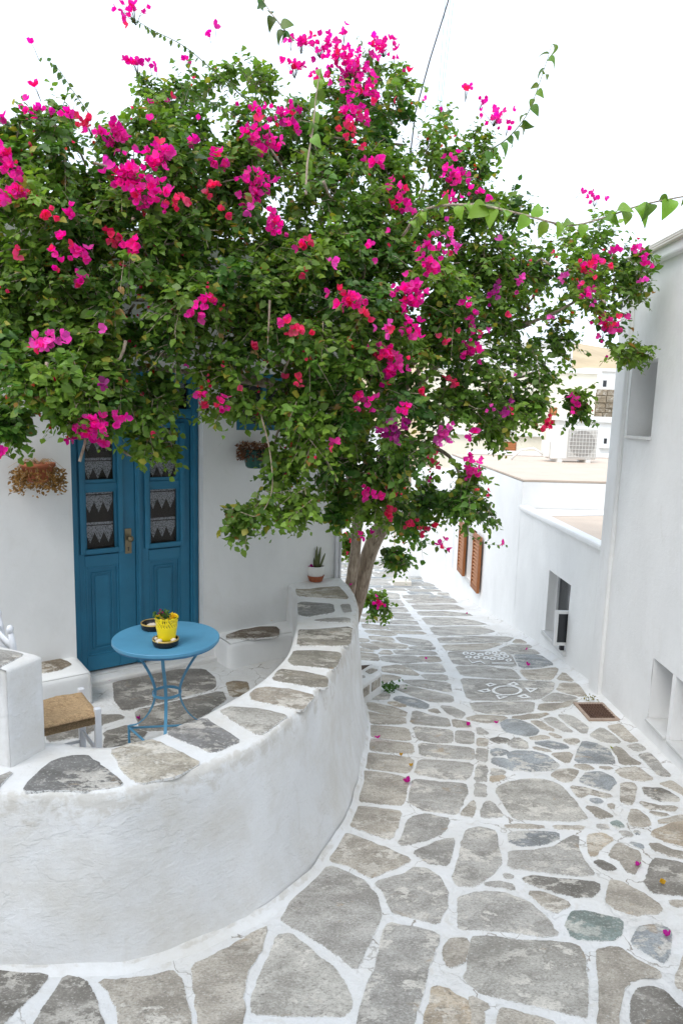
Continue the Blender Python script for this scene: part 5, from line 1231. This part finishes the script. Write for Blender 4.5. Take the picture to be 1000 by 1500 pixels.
for c, r, x, y in clumps:
    nt_ = int(RNG.integers(11, 16) if y < 300 else RNG.integers(13, 18)); hue = RNG.uniform(0, 1); br = RNG.uniform(.7, 1.25)
    outw = c - center; outw[1] *= 1.3; outw /= np.linalg.norm(outw) + 1e-6
    for _ in range(nt_):
        st = c + unit(1)[0] * r * .45
        d = unit(1)[0] + outw * .35 + np.array([0, 0, .15]); d /= np.linalg.norm(d)
        ln = r * RNG.uniform(.8, 1.6); k = int(RNG.integers(7, 11))
        f = (np.arange(k) + .6) / k
        P = st + np.outer(f * ln, d) + np.outer(f ** 2 * ln, [0, 0, -.28])
        if P[:, 1].min() < .5: continue
        side = np.cross(d, [0, 0, 1.]); side /= np.linalg.norm(side) + 1e-6
        sg = np.where(np.arange(k) % 2 == 0, 1., -1.)[:, None]
        Y = d * .45 + side * sg * .9 + RNG.normal(size=(k, 3)) * .38 + np.array([0, 0, -.32])
        Z = np.array([0, -.35, 1.]) + RNG.normal(size=(k, 3)) * .55 + outw * .3
        LP.append(P + RNG.normal(size=(k, 3)) * .006); LY.append(Y); LZ.append(Z); LS.append(RNG.uniform(.034, .082, k) * (1 - .3 * f))
        new = np.clip(f - .55, 0, 1)[:, None] * RNG.uniform(0, 1.6)
        base = np.array([.052, .135, .024]) * (1 - hue) + np.array([.165, .27, .040]) * hue
        col = base * br * RNG.uniform(.7, 1.35, (k, 1)) * (1 - new) + np.array([.20, .31, .04]) * new
        dead = RNG.uniform(size=k) < .012; col[dead] = [.30, .17, .05]; yel = RNG.uniform(size=k) < .03; col[yel] = [.34, .32, .05]
        LC.append(np.clip(col, .005, .6)); 
        if RNG.uniform() < .55: tw.tube([st - d * r * .3, st + d * ln * .5 + np.array([0, 0, -.07 * ln]), P[-1]], [.0026, .0018, .0009], 3, False)
LP, LY, LZ, LS, LC = map(np.concatenate, (LP, LY, LZ, LS, LC))
# keep the foliage clear of the walls
hw = ((LP - np.array(FR(0, WN, 0))) @ fn > .03) | (LP[:, 2] > 3.2) | (((LP - DP) @ fd) > 2.3); rw = LP[:, 0] < 2.25
ok = hw & rw; LP, LY, LZ, LS, LC = LP[ok], LY[ok], LZ[ok], LS[ok], LC[ok]
pxs = np.array([proj(p)[2] for p in LP]); order = np.argsort(pxs); big = order[np.argsort(-(LS[order[:4000]] / pxs[order[:4000]]))[:180]]
keep = np.ones(len(LP), bool); keep[big] = False
print('leaves', len(LP))
scatter_mesh('foliage', 'leaf', LEAF_V, LEAF_F, LP[keep], LY[keep], LZ[keep], LS[keep], LC[keep], tree, 'stuff', wid=RNG.uniform(.85, 1.25, keep.sum()), curl=RNG.uniform(-.5, 2.2, keep.sum()))
for i in big:
    scatter_mesh('leaf', 'leaf', BIG_V, BIG_F, LP[i:i+1], LY[i:i+1], LZ[i:i+1], LS[i:i+1], LC[i:i+1], tree)
tag(tw.build('twigs', 'bark', tree), kind='stuff')

# limbs carrying the crown
HUB = D(560, 620, 5.5); HUB2 = D(480, 580, 5.2)
for k, (cx, cy, rx, ry, dep, rz, den) in enumerate(BL[:22]):
    e = D(cx, cy, dep + rz * .3); h = HUB if cx > 480 else HUB2
    m1 = h * .6 + e * .4 + np.array([0, .15, .12]) + unit(1)[0] * .08; m2 = h * .25 + e * .75 + unit(1)[0] * .1 + np.array([0, 0, .06])
    bark_tube('branch', [h, m1, m2, e], [.03, .022, .014, .007], 7, k, samples=18)
for k in range(70):                                        # bare grey wood showing inside the crown
    c, r, x, y = clumps[int(RNG.integers(len(clumps)))]
    s_ = c + unit(1)[0] * .25; bark_tube('branch', [s_, (s_ + c) / 2 + unit(1)[0] * .06, c, c + unit(1)[0] * .18], [.009, .007, .005, .002], 5, k, samples=10)

# bloom clusters: centre and half size in the picture, colour
def front(x, y):
    best = 5.4
    for cx, cy, rx, ry, dep, rz, den in BL:
        qd = ((x - cx) / rx) ** 2 + ((y - cy) / ry) ** 2
        if qd < 1: best = min(best, dep - rz * math.sqrt(1 - qd))
    if best == 5.4:
        b_ = min(BL, key=lambda q: ((x - q[0]) / q[2]) ** 2 + ((y - q[1]) / q[3]) ** 2); best = b_[4]
    return best
M_, R_, L_, P_, O_ = MAG, RED, LIL, PUR, ORA
X_ = MAG * .8 + RED * .2
FL = [(192,14,24,12,M_),(46,66,6,6,M_),(49,128,7,6,M_),(195,88,14,12,M_),(216,88,5,6,M_),(225,97,4,4,M_),(305,43,6,6,M_),(313,36,4,4,M_),(273,88,6,7,M_),(283,88,5,6,M_),(48,163,26,12,M_),(5,175,10,8,M_),(100,170,12,8,M_),(163,197,30,20,M_),(125,178,14,10,R_),
 (188,255,34,24,M_),(235,235,22,26,M_),(215,288,34,24,M_),(262,298,14,11,R_),(6,232,20,26,M_),(20,285,24,22,X_),(107,314,11,10,M_),(72,312,14,7,R_),(250,143,6,8,M_),(219,152,5,6,M_),(231,147,5,6,M_),(218,180,7,7,M_),(280,203,8,14,M_),(157,230,7,8,L_),(320,232,16,14,X_),(350,146,5,6,M_),(290,176,5,6,M_),
 (375,168,12,12,M_),(410,167,28,14,M_),(380,202,32,20,M_),(428,190,13,10,M_),(442,163,6,7,M_),(310,280,14,11,R_),(372,276,34,26,M_),(365,303,9,8,L_),(330,316,8,8,R_),(403,325,18,18,M_),(410,342,8,7,M_),(442,360,12,10,X_),(458,355,7,6,R_),(490,383,9,8,L_),(447,397,7,6,R_),(95,350,8,8,M_),(78,367,8,8,M_),(118,372,18,14,M_),(90,388,9,8,M_),(113,415,9,7,M_),(115,398,7,6,M_),
 (168,348,14,10,R_),(193,357,16,14,X_),(24,375,7,8,R_),(308,438,14,12,M_),(302,452,8,7,M_),(283,460,13,16,M_),(65,503,30,14,L_),(415,473,14,10,X_),(432,487,18,10,R_),(455,490,8,7,R_),(505,440,34,15,X_),(156,481,6,6,L_),
 (440,60,20,10,M_),(430,97,20,14,M_),(468,66,22,16,M_),(492,75,22,26,M_),(512,100,32,34,M_),(530,128,25,28,M_),(508,160,20,26,M_),(505,188,14,12,R_),(532,168,12,12,X_),(563,66,26,18,M_),(578,84,8,8,M_),(503,48,12,10,M_),(460,110,14,10,M_),(425,55,8,8,M_),
 (595,111,7,7,X_),(625,148,6,6,M_),(685,133,10,11,M_),(706,144,13,7,M_),(727,170,22,16,M_),(745,186,9,8,M_),(652,155,4,5,M_),(577,145,5,6,R_),(662,252,20,20,M_),(672,268,14,10,M_),(701,280,20,8,M_),(655,292,22,9,M_),(547,238,14,12,M_),(525,212,10,6,R_),(580,277,16,11,X_),(590,300,19,17,M_),(650,322,6,6,L_),(636,336,5,5,L_),(657,345,11,14,L_),(665,362,11,9,L_),(575,342,6,6,M_),(541,356,6,8,M_),(553,378,5,5,M_),
 (627,362,14,12,M_),(630,388,20,22,M_),(600,425,24,22,M_),(606,445,22,16,M_),(602,482,20,18,M_),(566,478,15,11,L_),(530,456,8,7,R_),(762,412,9,16,L_),(720,435,11,16,P_),(685,455,10,16,M_),(690,472,8,8,M_),(713,482,7,8,L_),(733,357,6,6,L_),(700,495,10,9,M_),(745,460,6,6,R_),(670,485,6,8,R_),
 (850,277,5,5,M_),(877,290,16,9,M_),(900,367,15,8,M_),(935,362,10,9,M_),(860,388,16,18,X_),(890,390,10,8,R_),(948,388,14,11,M_),(942,412,7,8,L_),(828,405,7,12,L_),(847,410,8,7,L_),(861,424,16,12,M_),(867,444,9,8,L_),(893,478,28,18,X_),(808,467,8,7,L_),(850,395,6,6,M_),
 (563,520,30,18,X_),(572,543,22,18,M_),(692,510,19,19,M_),(662,557,11,10,R_),(750,550,6,6,L_),(885,528,7,5,M_),(715,602,9,7,L_),(738,600,10,15,P_),(838,588,11,14,M_),(800,620,14,12,R_),(592,600,14,10,M_),(525,580,11,14,X_),(548,592,10,8,M_),(575,632,24,16,P_),(650,636,19,17,L_),(692,635,9,9,M_),(632,678,10,12,R_),(632,704,7,8,M_),(692,688,20,18,M_),(688,667,8,7,M_),(537,722,14,14,M_),(560,728,9,8,X_),(578,724,8,7,R_),(572,750,16,12,R_),(515,772,16,10,R_),(537,785,11,8,M_),(620,780,12,8,R_),(648,797,10,9,X_),(640,775,6,6,R_),(611,763,5,5,R_),(632,766,5,5,R_),(740,797,4,4,M_),(600,765,8,8,R_),
 (550,880,14,9,M_),(557,890,9,8,M_),(512,862,6,8,M_),(525,908,5,4,M_),(130,632,30,18,M_),(145,618,22,16,M_),(110,634,10,12,M_),(140,648,14,9,M_),(175,608,8,10,M_),(297,575,10,9,X_),(323,594,14,10,X_),(300,592,8,8,R_),(4,664,9,8,M_),(275,527,6,6,L_),(155,560,7,6,P_),(437,560,12,7,R_),(415,556,6,6,R_),(380,607,7,7,R_),(490,648,8,7,X_),(478,652,6,5,R_),(370,508,6,7,R_),(345,575,6,5,R_),(620,570,8,8,R_),(648,500,8,8,R_),(540,470,8,7,R_)]
RP, RA, RS_, RC = [], [], [], []
for fx, fy, rx, ry, colr in FL:
    dp = front(fx, fy) - .10
    if fy > 855: dp = 6.25
    n = max(1, int(rx * ry / 19)); mpp = dp / FPX
    c = D(fx, fy, dp); q = RNG.normal(size=(n, 3)) * .42; q = np.clip(q, -1.05, 1.05)
    pos = c + np.outer(q[:, 0] * rx * mpp, rt) + np.outer(q[:, 1] * ry * mpp, up) + np.outer(q[:, 2] * (rx + ry) / 2 * mpp * .8, fwd)
    ax = -fwd * .55 + unit(n) * .8 + np.array([0, 0, .25]) + q @ np.stack([rt, up, fwd]) * .6
    cols = colr * RNG.uniform(.7, 1.2, (n, 1)) + RNG.uniform(0, .10, (n, 1)) ** 1.5 * np.array([.6, 1.6, 1.6]); tip = RNG.uniform(size=n) < (.05 if colr is M_ else .2 if colr is X_ else .02); cols[tip] = RED * RNG.uniform(.8, 1.2, (tip.sum(), 1))
    P, Y, Z, S, C = bract_arrays(pos, ax, RNG.uniform(.028, .044, n), np.array(cols))
    X3, Y3, Z3 = frames(Y, Z); cu3 = RNG.uniform(.3, 2.0, (len(P), 1, 1))
    V3 = (P[:, None] + S[:, None, None] * (BR_V[None, :, 0:1] * X3[:, None] + BR_V[None, :, 1:2] * Y3[:, None] + BR_V[None, :, 2:3] * cu3 * Z3[:, None])).reshape(-1, 3)
    T3 = (BR_F[None] + (np.arange(len(P)) * 8)[:, None, None]).reshape(-1, 3); C3 = np.repeat(C, 8, 0)
    mb = MB(); node = c + fwd * .10 + np.array([0, 0, -.02])               # stalks gather at one node in the leaves
    for k in range(n): mb.tube([pos[k] + (c - pos[k]) * .02, pos[k] * .5 + c * .5 + fwd * .04, node], [.0013, .0016, .002], 3, False)
    sv = np.array(mb.v); st3 = np.array([t_ for f in mb.f for t_ in ((f[0], f[1], f[2]), (f[0], f[2], f[3]))])
    fo = tri_mesh('flower_cluster', 'bract', np.concatenate([V3, sv]), np.concatenate([T3, st3 + len(V3)]), np.concatenate([C3, np.tile([.12, .15, .05], (len(sv), 1))]), tree)
# young brick-red bracts sprinkled through the leaves: too small to count
sel = RNG.choice(len(LP), 330, replace=False); pos = LP[sel] + RNG.normal(size=(330, 3)) * .03 - fwd * .04
pos = np.repeat(pos, 2, 0) + RNG.normal(size=(660, 3)) * .02
P, Y, Z, S, C = bract_arrays(pos, unit(660) - fwd * .5, RNG.uniform(.012, .024, 660), np.where(RNG.uniform(size=(660, 1)) < .55, RED, ORA) * np.ones((660, 3)))
scatter_mesh('small_bracts', 'bract', BR_V, BR_F, P, Y, Z, S, C, tree, 'stuff', curl=RNG.uniform(.3, 2., len(P)))

# long shoots that reach out of the crown
def shoot(pts, leaf_px, nl, thick=.004, colr=(.05, .11, .022), droop=.6, big=True, stemmat='stem_green'):
    p = spline([D(x, y, d) for x, y, d in pts], 40); so = MB().tube(p, list(np.linspace(thick, thick * .35, 40)), 6).build('shoot', stemmat, tree, smooth=True)
    idx = np.linspace(3, 39, nl).astype(int); n = nl
    pos = p[idx]; tang = np.gradient(p, axis=0)[idx]; tang /= np.linalg.norm(tang, axis=1, keepdims=True)
    side = np.cross(tang, -fwd); sg = np.where(np.arange(n) % 2 == 0, 1., -1.)[:, None]
    Y = side * sg * .5 + tang * .25 + np.array([0, 0, -droop]) + RNG.normal(size=(n, 3)) * .25; Z = -fwd + RNG.normal(size=(n, 3)) * .5 + np.array([0, 0, .4])
    dep = np.mean([d for _, _, d in pts]); S = leaf_px * dep / FPX * RNG.uniform(.75, 1.2, n)
    C = np.array(colr) * RNG.uniform(.6, 1.5, (n, 1)) + RNG.uniform(0, .05, (n, 1)) * np.array([1, .6, 0])
    if leaf_px > 26: S *= RNG.uniform(.6, 1.15, n); Y += RNG.normal(size=(n, 3)) * .45 + tang * RNG.uniform(-.6, .6, (n, 1)); Z += RNG.normal(size=(n, 3)) * .5
    for i in range(n):
        if big: scatter_mesh('leaf', 'leaf', BIG_V, BIG_F, pos[i:i+1], Y[i:i+1], Z[i:i+1], S[i:i+1], C[i:i+1], tree, curl=RNG.uniform(.3, 2.8, 1), wid=float(RNG.uniform(.8, 1.2)))
    if not big: scatter_mesh('shoot_leaves', 'leaf', LEAF_V, LEAF_F, pos, Y, Z, S, C, so, curl=RNG.uniform(.5, 2., n))
shoot([(590,345,3.9),(620,308,3.6),(690,300,3.3),(760,313,3.15),(830,330,3.05),(880,320,3.0),(940,300,2.9),(1015,285,2.8)], 27, 36, .008, (.13, .25, .035), .9, True, 'bark')
shoot([(700,228,4.9),(740,205,4.9),(770,170,4.9),(785,135,4.9),(800,90,4.9),(808,64,4.9)], 17, 17, .005, (.07, .15, .028), .7)
shoot([(365,150,4.6),(320,110,4.6),(270,68,4.6),(220,42,4.6),(182,18,4.6)], 9, 34, .004, (.04, .10, .022), .7, False)
shoot([(130,165,4.1),(105,130,4.1),(85,100,4.1),(62,84,4.1)], 9, 18, .003, (.04, .10, .022), .6, False)
shoot([(430,60,4.2),(412,38,4.2),(395,16,4.2),(382,-5,4.2)], 18, 7, .005, (.04, .10, .025), .6, True, 'bark')
shoot([(345,170,4.6),(310,150,4.6),(275,136,4.6),(235,133,4.6)], 11, 16, .004, (.04, .10, .022), .8, False)
shoot([(448,285,3.95),(450,240,3.95),(458,190,3.95),(463,140,3.95),(470,100,4.0)], 19, 11, .008, (.13, .24, .045), 1.2, True, 'bark')
shoot([(200,160,4.3),(215,130,4.3),(205,105,4.3)], 10, 10, .003, (.05, .12, .022), .8, False)
shoot([(560,110,4.9),(535,75,4.9),(525,52,4.9)], 9, 12, .003, (.05, .12, .022), .8, False)
shoot([(590,770,5.5),(610,790,5.5),(640,800,5.4),(650,805,5.4)], 10, 8, .003, (.07, .15, .03), .4, False)
shoot([(690,785,4.7),(712,797,4.7),(740,798,4.7)], 6, 9, .002, (.06, .14, .03), .3, False)
shoot([(395,440,3.85),(394,470,3.85),(392,505,3.9)], 8, 4, .008, (.05, .12, .022), .8, False, 'bark')
shoot([(380,600,4.15),(395,660,4.15),(398,720,4.15),(378,755,4.15),(352,750,4.15)], 15, 14, .006, (.075, .17, .03), .8, False, 'bark')
shoot([(560,800,5.9),(572,815,5.9),(590,825,5.9)], 14, 9, .003, (.035, .085, .02), .7, False)

# ------------------------------------------------------------------ fallen bracts and leaves
def fallen(px, py, surf, label, colr=PUR, size=.03, n=1, cat='bract'):
    p = ong(px, py) if surf == 'lane' else onz(px, py, surf); z = (G(p[1]) + .012) if surf == 'lane' else surf + .006
    pos = np.array([[p[0], p[1], z + .006]]) + RNG.normal(size=(n, 3)) * np.array([.012, .012, .002]) * (n > 1)
    P, Y, Z, S, C = bract_arrays(pos, unit(n) * .6 + np.array([0, 0, .9]), np.full(n, size), np.tile(np.asarray(colr, float), (n, 1)))
    root = bpy.data.objects.new('tmp', None)
    root.location = (p[0], p[1], z)
    o = scatter_mesh('fallen_bract' if cat == 'bract' else 'fallen_leaf', 'bract', BR_V, BR_F, P - np.array([p[0], p[1], z]), Y, Z, S, C, None)
    o.location = (p[0], p[1], z); bpy.data.objects.remove(root)
    tag(o, label, cat, 'fallen bougainvillea bracts' if cat == 'bract' else 'fallen yellow leaves')
FM = np.array([.46, .012, .22])
for a in [(522,1028,'lane','fallen purple bracts heaped against the foot of the curved wall',FM,.032,3),(683,1066,'lane','fallen magenta bract on a white joint below the broad white stripe',FM,.034),(727,1063,'lane','fallen bract beside the blue oval slab',FM,.034),(553,1085,'lane','pinkish fallen bract on the stacked slabs near the curved wall',FM,.03),(596,1149,'lane','fallen magenta bract on the white line nearest the camera',FM,.036),
          (624,968,'lane','fallen bract left of the broad white stripe',FM,.03),(771,954,'lane','upper fallen bract near the low house wall',FM,.03),(772,976,'lane','lower fallen bract below the low house window',FM,.034),(684,901,'lane','dark fallen bract farthest down the lane by the wall',FM,.03),(934,1273,'lane','fallen purple bract at the corner of a grey slab by the right edge',PUR,.028),(978,1375,'lane','fallen purple bract nearest the lower right corner',PUR,.026),
          (162,1000,ZF,'fallen dark bract on the terrace in front of the door',PUR,.03),(205,1056,ZF,'fallen dark bract under the blue table',PUR,.034),(407,909,.172,'fallen purple bract on the ledge right of the door',PUR,.028)]: fallen(*a)
for a in [(587,1111,'lane','fallen yellow leaf on the slabs left of the white line',(.42,.24,.03),.026),(602,1126,'lane','fallen yellow leaf on the white line',(.42,.26,.05),.024),(966,1297,'lane','fallen yellow leaf on the dark slab at the right',(.5,.3,.03),.028),(397,911,.172,'fallen yellow leaf on the ledge beside the purple bract',(.5,.33,.02),.03),(894,1100,'lane','fallen green yellow leaf near the drain grate',(.3,.32,.05),.022)]: fallen(*a, n=1, cat='leaf')
# weed in the joint
pw = ong(570, 1012); wd_ = thing('joint_weed', (pw[0], pw[1], G(pw[1])), 'small green weed growing from a joint beside the planter', 'weed')
n = 90; pos = np.array([pw[0], pw[1], G(pw[1]) + .03]) + RNG.normal(size=(n, 3)) * np.array([.05, .04, .018])
scatter_mesh('leaves', 'leaf', LEAF_V, LEAF_F, pos, RNG.normal(size=(n, 3)) * .7 + np.array([0, 0, .6]), np.tile([0., -.4, 1.], (n, 1)), RNG.uniform(.02, .04, n), np.array([.05, .12, .02]) * RNG.uniform(.6, 1.4, (n, 1)), wd_)
MB().tube([(pw[0], pw[1], G(pw[1]) - .01), (pw[0], pw[1], G(pw[1]) + .05)], .003, 5).build('stem', 'stem_green', wd_)
pw = ong(863, 1027); wd_ = thing('joint_weed', (pw[0], pw[1], G(pw[1])), 'tiny yellowing weed behind the drain grate', 'weed')
n = 40; pos = np.array([pw[0], pw[1], G(pw[1]) + .025]) + RNG.normal(size=(n, 3)) * np.array([.035, .02, .014])
scatter_mesh('leaves', 'leaf', LEAF_V, LEAF_F, pos, RNG.normal(size=(n, 3)) * .7 + np.array([0, 0, .6]), np.tile([0., -.4, 1.], (n, 1)), RNG.uniform(.012, .025, n), np.array([.16, .15, .04]) * RNG.uniform(.6, 1.4, (n, 1)), wd_)
